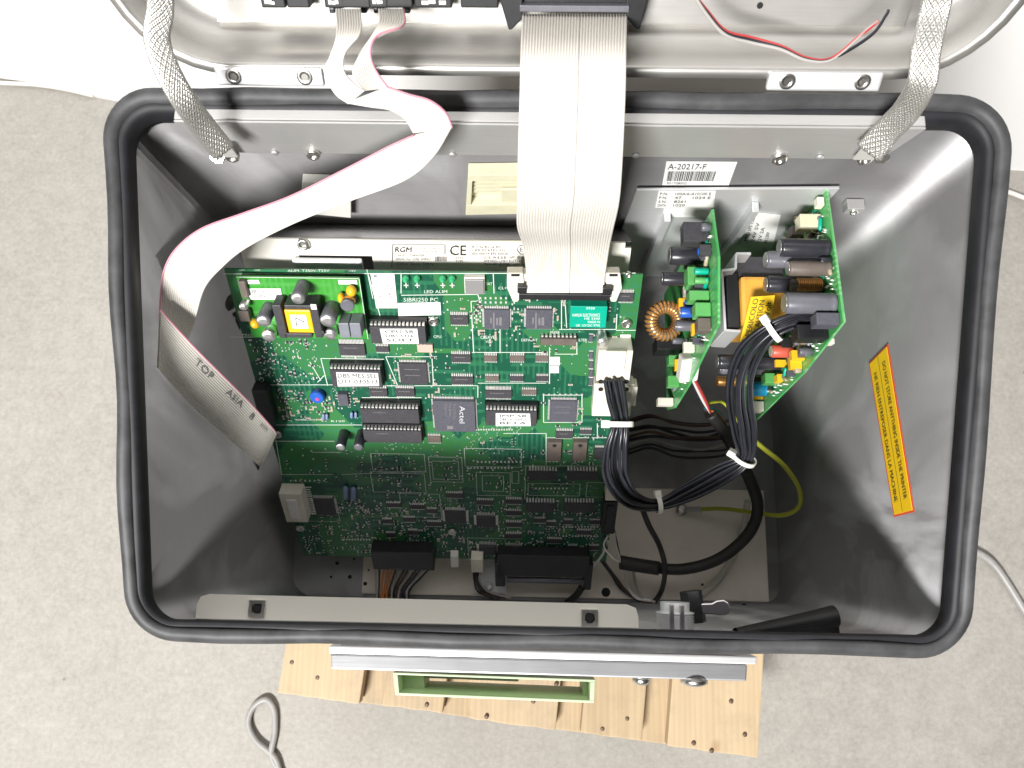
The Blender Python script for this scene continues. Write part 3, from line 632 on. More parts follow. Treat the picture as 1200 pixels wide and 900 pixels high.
for r in ((432, 456, 454, 465), (463, 456, 486, 465), (527, 370, 549, 381), (528, 416, 552, 425), (528, 442, 555, 451), (651, 506, 672, 514), (725, 344, 743, 354)): chip(r, (10, 10, 0, 0), 0.0024, 'chip', prints=1, L=0.0022)
for r in ((567, 417, 583, 424), (597, 417, 615, 424), (627, 417, 643, 424), (568, 441, 585, 447), (597, 441, 614, 447), (628, 441, 643, 447), (611, 457, 629, 463), (440, 406, 456, 413), (679, 504, 694, 509), (501, 511, 517, 519)): chip(r, (8, 8, 0, 0), 0.0018, 'chip' if rnd.random() < .6 else 'tab', L=0.0016)
# long DIP with open pins
u0, u1, v0, v1 = rect_at(B, (633, 397, 676, 405), 0.005); mb = MB(); mb.box(B, u0, u1, v0, v1, 0.0005, 0.005, 0.0003); o = mb.build('chip', 'tab', board); mb = MB()
for k in range(9): c = u0+(u1-u0)*(k+0.5)/9; mb.box(B, c-0.0007, c+0.0007, v0-0.0014, v0-0.0001, 0.0003, 0.0035)
mb.build('pins', 'tin', o, kind='stuff'); CHIPS.append((u0, u1, v0, v1))
# lower, shaded half
for r in ((521, 600, 546, 614), (558, 606, 581, 618), (561, 640, 582, 650), (368, 586, 392, 604)): chip(r, (12, 12, 8, 8), 0.003, 'chip', 'flat_pack_chip', L=0.0028)
for r in ((522, 579, 543, 584), (558, 587, 579, 592)): chip(r, (9, 9, 0, 0), 0.002)
for k in range(5): chip((592, 586+13.5*k, 612, 591+13.5*k), (9, 9, 0, 0), 0.002, L=0.002)
for r in ((619, 553, 653, 563), (664, 553, 700, 563), (616, 590, 650, 600), (661, 590, 696, 600)):
    u0, u1, v0, v1 = rect_at(B, r, 0.005); mb = MB(); mb.box(B, u0, u1, v0, v1, 0.0005, 0.005, 0.0003); o = mb.build('chip', 'chip', board); mb = MB()
    for k in range(10): c = u0+(u1-u0)*(k+0.5)/10; mb.box(B, c-0.0007, c+0.0007, v0-0.0014, v0-0.0001, 0.0003, 0.0040)
    mb.build('pins', 'tin', o, kind='stuff'); CHIPS.append((u0, u1, v0, v1))
for px, py in ((452, 590), (480, 592), (472, 607), (448, 609), (500, 612), (478, 622), (452, 625), (500, 597), (625, 608), (640, 612), (660, 610), (675, 622), (690, 610), (640, 632), (665, 640), (690, 640), (620, 645)):
    chip((px, py, px+rnd.choice((12, 15, 18)), py+5), (8, 8, 0, 0), 0.0016, L=0.0014)
# power tabs
for r in ((641, 518, 658, 541), (671, 518, 688, 541)):
    u0, u1, v0, v1 = rect_at(B, r, 0.004); mb = MB(); mb.box(B, u0, u1, v0, v1, 0.0004, 0.004, 0.0004); o = mb.build('power_transistor', 'tab', board); mb = MB(); mb.lathe(B.w((u0+u1)/2, v0+0.0038, 0.0038), B.N, [(0.0017, 0), (0.0017, 0.0004)], 12); mb.build('tab_hole', 'hole', o)
    mb = MB()
    for k in range(3): c = u0+(u1-u0)*(0.25+0.25*k); mb.box(B, c-0.0005, c+0.0005, v1+0.0001, v1+0.0035, 0.0005, 0.0012)
    mb.build('leads', 'tin', o, kind='stuff'); CHIPS.append((u0, u1, v0, v1))
u0, u1, v0, v1 = rect_at(B, (696, 526, 708, 539), 0.003); mb = MB(); mb.box(B, u0, u1, v0, v1, 0.0003, 0.003, 0.0004); o = mb.build('power_transistor', 'chip', board); mb = MB(); mb.box(B, u0+0.0004, u1-0.0004, v0-0.0018, v0-0.0001, 0.0003, 0.0015); mb.build('solder_tab', 'tin', o)
# small parts column near the right edge
for k, py in enumerate((393, 413, 424, 434, 444)):
    u0, u1, v0, v1 = rect_at(B, (690, py, 695, py+8), 0.002); mb = MB(); mb.box(B, u0, u1, v0, v1, 0.0002, 0.002, 0.0002); o = mb.build('diode', 'chip2', board); mb = MB()
    mb.box(B, u0, u1, v0-0.0008, v0-0.0001, 0.0002, 0.0012); mb.box(B, u0, u1, v1+0.0001, v1+0.0008, 0.0002, 0.0012); mb.build('solder_ends', 'tin', o, kind='stuff')
for r in ((506, 476, 513, 487),):
    u0, u1, v0, v1 = rect_at(B, r, 0.003); mb = MB(); mb.box(B, u0, u1, v0, v1, 0.0002, 0.003, 0.0005); mb.build('inductor', 'tab', board)
mb = MB(); u0, u1, v0, v1 = rect_at(B, (489, 404, 507, 413), 0.002); mb.box(B, u0, u1, v0, v1, 0.0002, 0.002); mb.build('resistor_network', mat('resistor_network_rose', (0.55, 0.40, 0.33), 0.45), board)
# grey square sounder
u0, u1, v0, v1 = rect_at(B, (545, 328, 567, 345), 0.006); mb = MB(); mb.box(B, u0-0.0005, u1+0.0005, v0-0.0008, v1+0.0005, 0.0002, 0.0045); o = mb.build('sounder', 'white', board, 0.0003); mb = MB(); mb.box(B, u0, u1, v0, v1, 0.0046, 0.006); mb.build('sounder_face', mat('sounder_grey', (0.30, 0.29, 0.29), 0.35, 0.3), o, 0.0003)
# teal relay
u0, u1, v0, v1 = rect_at(B, (668, 359, 711, 384), 0.009); mb = MB(); mb.box(B, u0, u1, v0, v1, 0.0003, 0.009); o = mb.build('relay', 'teal', board, 0.0005, label='teal green relay with white printing'); mb = MB()
def btext(s, x0, y0, x1, y1, n): add_text(mb, s, B.P(x0, y1, n), B.P(x1, y1, n), B.P(x0, y0, n))
for s, x0, y0, x1, y1 in (('5920', 687, 360, 697, 362.5), ('HAMLIN ELECTRONICS', 671, 367.5, 703, 371), ('HE 3300', 685, 372, 703, 374.6), ('MADE IN', 689, 376, 703, 378.6), ('UK 12V DC 9745', 675, 380, 703, 382.6)): btext(s, x0, y0, x1, y1, 0.0092)
mb.build('relay_print', 'paper', o); CHIPS.append((u0, u1, v0, v1))
# wide ribbon header and plug
mb = MB(); u0, u1, v0, v1 = rect_at(B, (611, 322, 713, 343), 0.008); mb.box(B, u0, u1, v0, v1, 0.0003, 0.008); hd_ = mb.build('ribbon_header', 'cream', board, 0.0006)
for pts in ([(594, 320), (613, 320), (615, 338), (607, 354), (601, 354), (594, 338)], [(709, 320), (727, 320), (729, 338), (722, 354), (716, 354), (711, 338)]):
    mb = MB(); mb.prism([B.P(x, y, 0.010) for x, y in pts], -B.N*0.008); o = mb.build('ejector', 'cream', hd_, 0.0008)
    mb = MB(); xs = sum(p[0] for p in pts)/6; mb.face([B.P(xs-5, 321, 0.0102), B.P(xs+5, 321, 0.0102), B.P(xs+5, 324, 0.0102), B.P(xs-5, 324, 0.0102)]); mb.build('ejector_slot', 'hole', hd_)
mb = MB(); u0, u1, v0, v1 = rect_at(B, (608, 345, 715, 352), 0.015); mb.box(B, u0, u1, v0, v1, 0.004, 0.015); mb.box(B, u0-0.001, u0+0.005, v0-0.005, v0-0.0002, 0.006, 0.015); mb.box(B, u1-0.005, u1+0.001, v0-0.005, v0-0.0002, 0.006, 0.015); plugf = mb.build('plug', 'black', board, 0.0006)
CHIPS.append((u0-.005, u1+.005, v0-.02, v1))
# white power connector at the right edge
CP = 'power_connector'
mb = MB(); u0, u1, v0, v1 = rect_at(B, (700, 411, 740, 447), 0.016); mb.box(B, u0, u1, v0, v1, 0.0003, 0.016); pc = mb.build(CP, 'cream', board, 0.0008)
mb = MB(); a = rect_at(B, (709, 412, 733, 434), 0.018); mb.box(B, *a, 0.0162, 0.018); mb.build('connector_cap', 'cream', pc, 0.0006)
mb = MB(); a = rect_at(B, (695, 450, 741, 488), 0.010); mb.box(B, a[0], a[1], a[2], a[3], 0.0003, 0.010); mb.build('connector_tail', 'cream', pc, 0.0006)
mb = MB(); a = rect_at(B, (740, 454, 746, 476), 0.012); mb.box(B, *a, 0.002, 0.012); mb.build('connector_latch', 'cream', pc, 0.0005)
mb = MB()
for i in range(5):
    for j in range(2): mb.lathe(B.P(704+7.5*i, 447+9*j, 0.0101 if j else 0.0161), B.N, [(0.0018, 0), (0.0018, 0.0004)], 10)
mb.build('wire_entries', 'hole', pc, kind='stuff'); CHIPS.append((a[0]-0.03, a[1], a[2]-0.02, a[3]))
# second connector lower on the right edge, left white connector, small ones below
def conn(name, r, h, m, bev=0.0006, n0=0.0003):
    a = rect_at(B, r, h); mb = MB(); mb.box(B, *a, n0, h); o = mb.build(name, m, board, bev); CHIPS.append(a); return o, a
conn('white_edge_connector', (712, 540, 729, 587), 0.012, 'cream'); o, a = conn('black_edge_connector', (706, 589, 722, 626), 0.012, 'black')
mb = MB(); mb.box(B, a[0]+0.003, a[1]-0.003, a[2]+0.004, a[3]-0.006, 0.0122, 0.014); mb.build('connector_key', 'black', o, 0.0005)
conn('ribbon_socket', (300, 458, 317, 500), 0.011, 'black', 0.001); o, a = conn('side_connector', (331, 579, 357, 612), 0.012, 'cream'); mb = MB(); mb.box(B, a[0]+0.005, a[1]-0.005, a[2]+0.006, a[3]-0.006, 0.0122, 0.0135); mb.build('connector_key', 'white', o, 0.0006); mb = MB()
for k in range(13): v = a[2]+(a[3]-a[2])*(k+0.5)/13; mb.box(B, a[1]+0.0001, a[1]+0.005, v-0.0004, v+0.0004, 0.003, 0.0036)
mb.build('pins', 'tin', o, kind='stuff')
# trimmer, opto chip, electrolytics on the left of the main board
a = B.pix(371, 467, 0.006); mb = MB(); mb.lathe(B.w(a[0], a[1], 0.0003), B.N, [(0.0052, 0), (0.0052, 0.0045), (0.0045, 0.0057)], 18); o = mb.build('trimmer', 'blue', board); mb = MB(); mb.lathe(B.w(a[0]+0.0003, a[1]+0.0008, 0.0057), B.N, [(0.0017, 0), (0.0014, 0.0005)], 12); mb.build('trimmer_screw', mat('trimmer_magenta', (0.5, 0.06, 0.25), 0.4), o)
o = chip((396, 462, 408, 476), (0, 0, 4, 4), 0.004, 'chip2'); CHIPS.append((a[0]-.006, a[0]+.006, a[1]-.006, a[1]+.006))
for px, py in ((379, 487), (383, 487), (412, 485), (417, 485)):
    p = B.P(px, py-2, 0.002); p2 = B.P(px, py+5, 0.002); mb = MB(); mb.tube([p, p.lerp(p2, .15), p.lerp(p2, .85), p2], [0.0006, 0.0011, 0.0011, 0.0006], 8); mb.build('resistor', mat('resistor_blue', (0.20, 0.26, 0.42), 0.35) if 'resistor_blue' not in bpy.data.materials else bpy.data.materials['resistor_blue'], board)
def cap(px, py, rpx, h, n0, side, parent=board, top='captop', name='capacitor'):
    u, v = B.pix(px, py, n0+h); r = rpx*depth(B.w(u, v, n0+h))/FPX; mb = MB()
    mb.lathe(B.w(u, v, n0+0.0003), B.N, [(r, 0), (r, h*0.06), (r*0.94, h*0.1), (r, h*0.15), (r, h*0.94), (r*0.9, h*0.985)], 22); o = mb.build(name, side, parent)
    mb = MB(); mb.lathe(B.w(u, v, n0+h*0.985+0.0004), B.N, [(r*0.86, 0), (r*0.84, 0.0003), (r*0.3, 0.0002)], 22); mb.build('capacitor_top', top, o) if parent is board else mb.build('capacitor_top', top, parent)
    CHIPS.append((u-r, u+r, v-r, v+r)); return o
cap(399, 524, 6, 0.016, 0, 'capblack'); cap(420, 524, 6, 0.016, 0, 'capblack', top='capgrey'); cap(706, 402, 6.5, 0.011, 0, 'captop')
for px, py in ((405, 577), (414, 578)):
    p = B.P(px, py-7, 0.002); p2 = B.P(px, py+8, 0.002); mb = MB(); mb.tube([p, p.lerp(p2, .12), p.lerp(p2, .88), p2], [0.0008, 0.0024, 0.0024, 0.0008], 10); mb.build('resistor', bpy.data.materials['resistor_blue'], board)
# mounting screws
for px, py in ((508, 376), (734, 378), (325, 508), (530, 622), (352, 618), (736, 321)):
    bolt('mounting_screw', B.P(px, py, 0.0002), B.N, 0.0038 if py > 330 else 0.0022, 0.0022, board)
# white stickers on the board
for pxs, txt in (([(452, 362), (469, 362), (467, 319), (436, 319)], None), ([(467, 370), (517, 369), (516, 354), (466, 355)], ('SIBRI250', 'PC')), ([(645, 428), (656, 428), (656, 418), (645, 418)], None), ([(644, 437), (655, 437), (655, 429), (644, 429)], None), ([(727, 401), (739, 401), (739, 392), (727, 392)], None)):
    q = Quad(*[B.P(x, y, 0.0004) for x, y in pxs]); sg = 1 if q.n.dot(B.N) > 0 else -1; mb = MB()
    if pxs[0] == (452, 362): q = Quad(*[B.P(x, y, 0.0004) for x, y in ((441, 361), (466, 361), (462, 320), (434, 320))]); sg = 1 if q.n.dot(B.N) > 0 else -1
    q.slab(mb, 0, 0.0002*sg); o = mb.build('board_sticker', 'paper', board); uv = [((c-B.O).dot(B.U), (c-B.O).dot(B.V)) for c in q.c]; CHIPS.append((min(a for a, _ in uv), max(a for a, _ in uv), min(a for _, a in uv), max(a for _, a in uv)))
    if pxs[0] == (452, 362):
        mb = MB()
        for s, a0, b0, a1, b1 in (('DATA 05/07', 0.16, 0.12, 0.34, 0.62), ('SN 640 03 10', 0.6, 0.1, 0.8, 0.86)):
            add_text(mb, s, q.w(a1, b0, 0.0004*sg), q.w(a1, b1, 0.0004*sg), q.w(a0, b0, 0.0004*sg))
        q.rect(mb, 0.12, 0.26, 0.9, 0.95, 0.0004*sg); mb.build('sticker_print', 'inkred', o) if False else mb.build('sticker_print', 'inkgrey', o)
    if txt:
        mb = MB(); q.text(mb, '1234 TEST', 0.42, 0.62, 0.66, 0.85, 0.0004*sg); q.rect(mb, 0.05, 0.95, 0.42, 0.45, 0.0004*sg); q.rect(mb, 0.05, 0.95, 0.2, 0.23, 0.0004*sg); mb.build('sticker_print', mat('ink_rose', (0.6, 0.3, 0.3), 0.5), o)
# light emitting diodes on the top edge
for px in (476, 489, 519, 530):
    p = B.P(px, 327, 0.003); mb = MB(); mb.lathe(B.P(px, 325, 0.0003), B.N, [(0.0022, 0), (0.0022, 0.0025), (0.0017, 0.0028), (0.0015, 0.0045), (0.0006, 0.0055)], 12); o = mb.build('status_lamp', mat('lamp_green', (0.05, 0.42, 0.18), 0.2) if 'lamp_green' not in bpy.data.materials else bpy.data.materials['lamp_green'], board)
    mb = MB(); a = B.pix(px, 334, 0); mb.box(B, a[0]-0.0016, a[0]+0.0016, a[1]-0.0004, a[1]+0.0004, 0.0001, 0.0006); mb.box(B, a[0]-0.0004, a[0]+0.0004, a[1]-0.002, a[1]+0.002, 0.0001, 0.0005); mb.build('solder_lands', 'tin', board, kind='stuff')

# ---- converter board (raised) with its parts
CN = 0.0075
u0, u1, v0, v1 = rect_at(B, (277, 325, 421, 396), CN); u0 = B.pix(277, 325, CN)[0]; u1 = B.pix(421, 325, CN)[0]; v0 = B.pix(350, 325, CN)[1]; v1 = B.pix(350, 396, CN)[1]
mb = MB(); mb.box(B, u0, u1, v0, v1, CN-0.0016, CN); conv = mb.build('converter_board', 'pcb_conv', board, label='raised lighter green converter board with transformer and capacitors'); CHIPS.append((u0, u1, v0, v1))
mb = MB()
for q in ((u0, u1, v0, v0+0.0004), (u1-0.0004, u1, v0, v1)): mb.box(B, *q, CN+0.0001, CN+0.0003)
mb.build('board_edge_line', 'silk', conv)
for px, py, r, h, s in ((349, 350, 8.5, 0.016, 'capgrey'), (308.5, 376.5, 8.5, 0.016, 'capgrey'), (314.5, 394, 8, 0.008, 'captop'), (384, 376, 9.5, 0.016, 'capgrey'), (387, 392.5, 7.5, 0.008, 'captop'), (285, 360, 5, 0.008, 'captop')): cap(px, py, r, h, CN, s, conv)
def cbox(name, r, h, m, bev=0.0005, n0=None):
    a = rect_at(B, r, CN+h); mb = MB(); mb.box(B, *a, (CN+0.0002) if n0 is None else n0, CN+h); return mb.build(name, m, conv, bev)
cbox('box_capacitor', (397.5, 379, 409.5, 396), 0.012, 'boxcap'); cbox('box_capacitor', (410.5, 379, 423, 396), 0.012, 'boxcap')
# transformer: black frame round an amber taped coil
for r in ((323, 358, 333, 396), (366, 358, 375, 396), (333.2, 358, 365.8, 362.5), (333.2, 391, 365.8, 396)): cbox('transformer_core', r, 0.013, 'chip', 0.0005)
cbox('coil', (335.5, 363.5, 366, 390.5), 0.0115, 'tapeY', 0.001); a = rect_at(B, (341, 369, 360, 385), CN+0.0119); mb = MB(); mb.box(B, *a, CN+0.0116, CN+0.0119); mb.build('coil_label', 'paper', conv); mb = MB()
T_ = [B.P(x, y, CN+0.0122) for x, y in ((346, 372.5), (357, 377), (347, 382))]; c = (T_[0]+T_[1]+T_[2])/3
for k in range(3): mb.face([T_[k], T_[(k+1) % 3], c.lerp(T_[(k+1) % 3], 0.78), c.lerp(T_[k], 0.78)])
mb.build('triangle_mark', 'ink', conv)
cbox('bobbin_tab', (364, 357, 371, 363), 0.0142, 'white', 0.0004, CN+0.0132)
for px, py, r in ((399, 351, 5.5), (411, 343, 6), (298, 381, 5.5)):
    u, v = B.pix(px, py, CN+0.006); mb = MB(); rr = r*0.00056
    rows = [[B.w(u+rr*math.sin(math.pi*i/8)*math.cos(2*math.pi*k/14)*(1.0 if px != 399 else 0.7), v+rr*1.15*math.sin(math.pi*i/8)*math.sin(2*math.pi*k/14), CN+0.004-0.0035*math.cos(math.pi*i/8)) for k in range(14)] for i in range(9)]
    mb.grid(rows, closed=True); mb.build('tantalum_capacitor', 'tapeY', conv)
u, v = B.pix(407, 358, CN+0.010); mb = MB(); mb.lathe(B.w(u, v, CN+0.0003), B.N, [(0.0045, 0), (0.0045, 0.002), (0.003, 0.002), (0.003, 0.008), (0.0045, 0.008), (0.0045, 0.0100), (0.004, 0.0103)], 20); mb.build('drum_choke', 'capgrey', conv); mb = MB(); mb.lathe(B.w(u, v, CN+0.0025), B.N, [(0.0042, 0), (0.0043, 0.005)], 20); mb.build('choke_winding', 'copper', conv)
for r, h in (((281, 330, 289, 349), 0.004), ((280, 365, 292, 377), 0.006)): cbox('power_diode', r, h, 'tab')
for pxs, lines in (([(294, 351), (331, 351), (329, 338), (289, 338)], ('INPUT 24V DC OUT', '9 PM6170 G')), ([(281, 332.5), (305, 332.5), (303, 328), (279, 328)], ('2.3900',)), ([(397, 333), (419, 333), (418, 328), (396, 328)], None)):
    q = Quad(*[B.P(x, y, CN+0.0003) for x, y in pxs]); sg = 1 if q.n.dot(B.N) > 0 else -1; mb = MB(); q.slab(mb, 0, 0.0002*sg); mb.build('sticker', 'paper', conv)
    if lines:
        mb = MB()
        for i, s in enumerate(lines): b = 0.9-0.45*i; q.text(mb, s, 0.12, b-0.32, 0.92, b, 0.0004*sg) if len(lines) > 1 else q.text(mb, s, 0.15, 0.2, 0.85, 0.8, 0.0004*sg)
        mb.build('sticker_print', 'inkgrey', conv)

# ---- silkscreen lines, lettering, pads and tiny parts
mb = MB()
def sline(x0, y0, x1, y1, w=0.00028):
    a = B.P(x0, y0, 0.0003); b = B.P(x1, y1, 0.0003); d = (b-a).normalized(); s = d.cross(B.N)*w; mb.face([a-s, b-s, b+s, a+s])
def srect(x0, y0, x1, y1, sk=True):
    P_ = [B.P(x, y, 0.0003) for x, y in ((x0, y0), (x1, y0))]; ua, va = B.pix(x0, y0); ub, _ = B.pix(x1, y0); _, vb = B.pix(x0, y1)
    for a, b in (((ua, va), (ub, va)), ((ub, va), (ub, vb)), ((ub, vb), (ua, vb)), ((ua, vb), (ua, va))):
        A, C = B.w(*a, 0.0003), B.w(*b, 0.0003); d = (C-A).normalized(); s = d.cross(B.N)*0.00024; mb.face([A-s, C-s, C+s, A+s])
for a in ((430, 316.5, 446, 372), (262, 321, 745, 320), (470, 320, 470, 344), (470, 346, 560, 345), (578, 321, 579, 344), (560, 345, 562, 352), (552, 353, 563, 353), (552, 353, 555, 414), (586, 386, 586, 414), (553, 413, 640, 413), (658, 349, 658, 386), (662, 350, 664, 384), (655, 386, 722, 386), (723, 368, 722, 386), (722, 387, 745, 387), (676, 398, 676, 415), (650, 415, 677, 415), (644, 407, 644, 450), (440, 432, 440, 420), (376, 420, 384, 452), (376, 420, 450, 421), (300, 451, 430, 451), (452, 418, 512, 418), (506, 416, 508, 452), (452, 418, 466, 452), (450, 452, 560, 452), (560, 449, 640, 449), (560, 452, 560, 466), (424, 466, 494, 466), (637, 463, 682, 463), (637, 463, 637, 495), (682, 463, 682, 495), (637, 495, 682, 495), (700, 496, 700, 514), (590, 508, 640, 508), (640, 508, 640, 545), (640, 513, 713, 513), (713, 513, 713, 545), (616, 546, 712, 546), (616, 546, 615, 585), (320, 498, 424, 498), (322, 517, 392, 517), (270, 395, 360, 395), (330, 556, 390, 556), (400, 556, 500, 552), (380, 440, 372, 448), (363, 424, 376, 446), (366, 530, 400, 530), (322, 508, 330, 556), (430, 316, 437, 350)): sline(*a)
for a in ((502, 535, 541, 564), (506, 540, 537, 561), (434, 531, 497, 552), (434, 554, 497, 576), (544, 525, 611, 546), (558, 553, 598, 580), (565, 557, 590, 575), (688, 565, 712, 582), (468, 578, 515, 605), (548, 630, 592, 656), (619, 566, 680, 580), (349, 580, 392, 610), (600, 552, 608, 566)): srect(*a)
mb.build('silkscreen_lines', 'silk', board, kind='stuff')
mb = MB()
for s, x0, y0, x1, y1 in (('ALIM. T350V-T55V', 337, 315.8, 386, 318.6), ('+24V', 280, 315.6, 287, 317.4), ('GND', 298, 315.6, 305, 317.4), ('+5V', 409, 316.5, 417, 318.6), ('LED ALIM', 497, 340, 524, 343.5), ('SIBRI250 PC', 473, 349, 513, 353.5), ('CPU', 508, 393, 517, 396), ('CLEAVER', 563, 393.5, 583, 397), ('VGD', 569, 399, 577, 402), ('DEFAULT', 611, 397, 630, 400), ('DAT', 569, 331, 577, 334), ('CL+', 584, 336, 594, 339), ('FILTER', 676, 397, 688, 400), ('MIXER', 645, 388, 656, 391), ('U14', 611, 368, 616, 371), ('TRIMMER OFFSET', 345, 491, 372, 493), ('R120', 388, 492.5, 404, 494.5), ('PROM', 284, 391, 300, 394)):
    add_text(mb, s, B.P(x0, y1, 0.0003), B.P(x1, y1, 0.0003), B.P(x0, y0, 0.0003))
mb.build('silkscreen_lettering', 'silk', board)
def free(u, v, m=0.0012): return all(not (a-m < u < b+m and c-m < v < d+m) for a, b, c, d in CHIPS)
pads, vias, rs, cs = MB(), MB(), MB(), MB()
def scatter(x0, y0, x1, y1, n, kinds, step=None):
    for _ in range(n):
        u, v = B.pix(rnd.uniform(x0, x1), rnd.uniform(y0, y1))
        if not (0.004 < u < BW-0.004 and 0.004 < v < BH-0.004) or not free(u, v): continue
        g = 0.00127; u = round(u/g)*g; v = round(v/g)*g; k = rnd.choice(kinds)
        if k == 'v': mbx = vias; mbx.lathe(B.w(u, v, 0.00005), B.N, [(0.00042, 0), (0.00042, 0.0003), (0.0002, 0.00032)], 7)
        elif k == 'p': pads.box(B, u-0.0005, u+0.0005, v-0.0007, v+0.0007, 0.0001, 0.0004)
        else:
            hor = rnd.random() < 0.45; a, b = (0.0011, 0.0007) if hor else (0.0007, 0.0011); t = cs if k == 'c' else rs
            t.box(B, u-a, u+a, v-b, v+b, 0.0001, 0.0009)
            if hor: pads.box(B, u-a-0.0006, u-a-0.00005, v-b, v+b, 0.0001, 0.0009); pads.box(B, u+a+0.00005, u+a+0.0006, v-b, v+b, 0.0001, 0.0009)
            else: pads.box(B, u-a, u+a, v-b-0.0006, v-b-0.00005, 0.0001, 0.0009); pads.box(B, u-a, u+a, v+b+0.00005, v+b+0.0006, 0.0001, 0.0009)
scatter(290, 398, 372, 450, 190, 'vvvvprp'); scatter(500, 350, 740, 520, 230, 'vvvvpcr'); scatter(552, 350, 566, 392, 30, 'ppvr'); scatter(596, 362, 614, 388, 26, 'pvv'); scatter(500, 350, 720, 412, 80, 'vpc')
scatter(455, 405, 512, 470, 60, 'vvpc'); scatter(325, 455, 420, 492, 110, 'vpcr'); scatter(660, 490, 720, 545, 70, 'vpr'); scatter(330, 525, 720, 600, 200, 'vvvpr'); scatter(345, 585, 715, 655, 800, 'vprrc'); scatter(420, 525, 715, 600, 160, 'vprr'); scatter(545, 500, 610, 530, 80, 'v'); scatter(420, 515, 520, 560, 60, 'vv'); scatter(270, 400, 420, 500, 80, 'vvp')
for y0, x0, x1, n in ((462, 637, 682, 8), (541, 560, 610, 12), (548, 548, 600, 14), (572, 628, 664, 9), (503, 555, 600, 16), (511, 510, 520, 4), (349, 563, 593, 6), (354, 563, 593, 6), (563, 341, 380, 8), (617, 660, 700, 12), (628, 660, 700, 12), (632, 403, 433, 10)):
    for k in range(n):
        u, v = B.pix(x0+(x1-x0)*k/(n-1), y0)
        if free(u, v, 0): pads.box(B, u-0.0006, u+0.0006, v-0.0008, v+0.0008, 0.0001, 0.0005)
pads.build('solder_pads', 'tin', board, kind='stuff'); vias.build('solder_vias', mat('via_solder', (0.60, 0.66, 0.58), 0.4, 0.3), board, kind='stuff'); rs.build('chip_resistors', 'chip', board, kind='stuff'); cs.build('chip_capacitors', 'tan', board, kind='stuff')

# ---- plugs hanging below the lower edge
def edge_box(name, r, n0, n1, m, bev=0.0006, par=board):
    a = rect_at(B, r, n1); mb = MB(); mb.box(B, *a, n0, n1); return mb.build(name, m, par, bev)
edge_box('wide_plug', (436, 648, 508, 668), 0.001, 0.014, 'black'); edge_box('wide_plug', (583, 652, 690, 676), 0.001, 0.012, 'black')
edge_box('small_plug', (528, 652, 537, 665), 0.001, 0.008, 'white'); edge_box('small_plug', (552, 656, 566, 671), 0.002, 0.012, 'cream')

# ================================================================== POWER SUPPLY BOARDS
XA, XB = 0.1130, 0.1840
psuplate = thing('heatsink_plate', 'bent aluminium heat sink plate with stickers behind the two power supply boards', 'heat sink', (0.16, 0.2, FLZ))
PY = Y1-0.005
q = Quad(*[at_y(x, y, PY) for x, y in ((733, 300), (990, 300), (984, 221), (746, 223))])
b = H-0.60
mb = MB(); c0, c1, c2, c3 = q.c[3], q.c[2], Vector((q.c[2].x-0.0, PY, b)), Vector((q.c[3].x-0.004, PY, b)); mb.prism([c0, c1, c2, c3], Vector((0, 0.0018, 0))); mb.build('back_sheet', 'alu', psuplate, 0.0005)
for px in (776, 868):
    p = at_y(px, 262, PY); mb = MB(); f = Frame(Vector((p.x, PY-0.0002, c0.z-(0.030 if px < 800 else 0.014))), Vector((1, 0, 0)), Vector((0, 0, -1))); f.N = Vector((0, -1, 0)); mb.box(f, -0.0022, 0.0022, 0, 0.11, 0, 0.007); mb.build('upright_fin', 'alu', psuplate, 0.0006)
qs = Quad(*[at_y(x, y, PY-0.0004) for x, y in ((768, 243), (836, 243), (839, 223.5), (772, 223.5))]); mb = MB(); qs.slab(mb, 0, 0.0003 if qs.n.y < 0 else -0.0003); st = mb.build('type_sticker', 'paper', psuplate); sg = 1 if qs.n.y < 0 else -1
mb = MB()
for k, (l, r_) in enumerate((('P.N.', '100A/6-A10100 E'), ('P.N.', '47     1024 E'), ('S.N.', '8261'), ('DATA', '1020'))):
    b1 = 0.93-0.23*k; qs.text(mb, l, 0.03, b1-0.14, 0.17, b1, 0.0006*sg); qs.text(mb, r_, 0.3, b1-0.14, 0.92 if k < 2 else 0.5, b1, 0.0006*sg)
mb.build('sticker_print', 'ink', st)
q2 = Quad(*[at_y(x, y, PY-0.0004) for x, y in ((777, 254), (832, 254), (834, 244), (778, 244))]); mb = MB(); q2.slab(mb, 0, 0.0003*sg); mb.build('blank_sticker', 'paper', psuplate)
q3 = Quad(*[at_y(x, y, PY-0.0004) for x, y in ((866, 286), (905, 290), (915, 252), (880, 248))]); mb = MB(); q3.slab(mb, 0, 0.0003*sg); st = mb.build('code_sticker', 'paper', psuplate); mb = MB()
for k, s in enumerate(('MOD SPS 150', '24V 5V', '12V 2A', 'IN 230V')): add_text(mb, s, q3.w(0.2+0.2*k, 0.15, 0.0006*sg), q3.w(0.2+0.2*k, 0.15+0.7-0.12*k, 0.0006*sg), q3.w(0.10+0.2*k, 0.15, 0.0006*sg))
mb.build('sticker_print', 'ink', st)

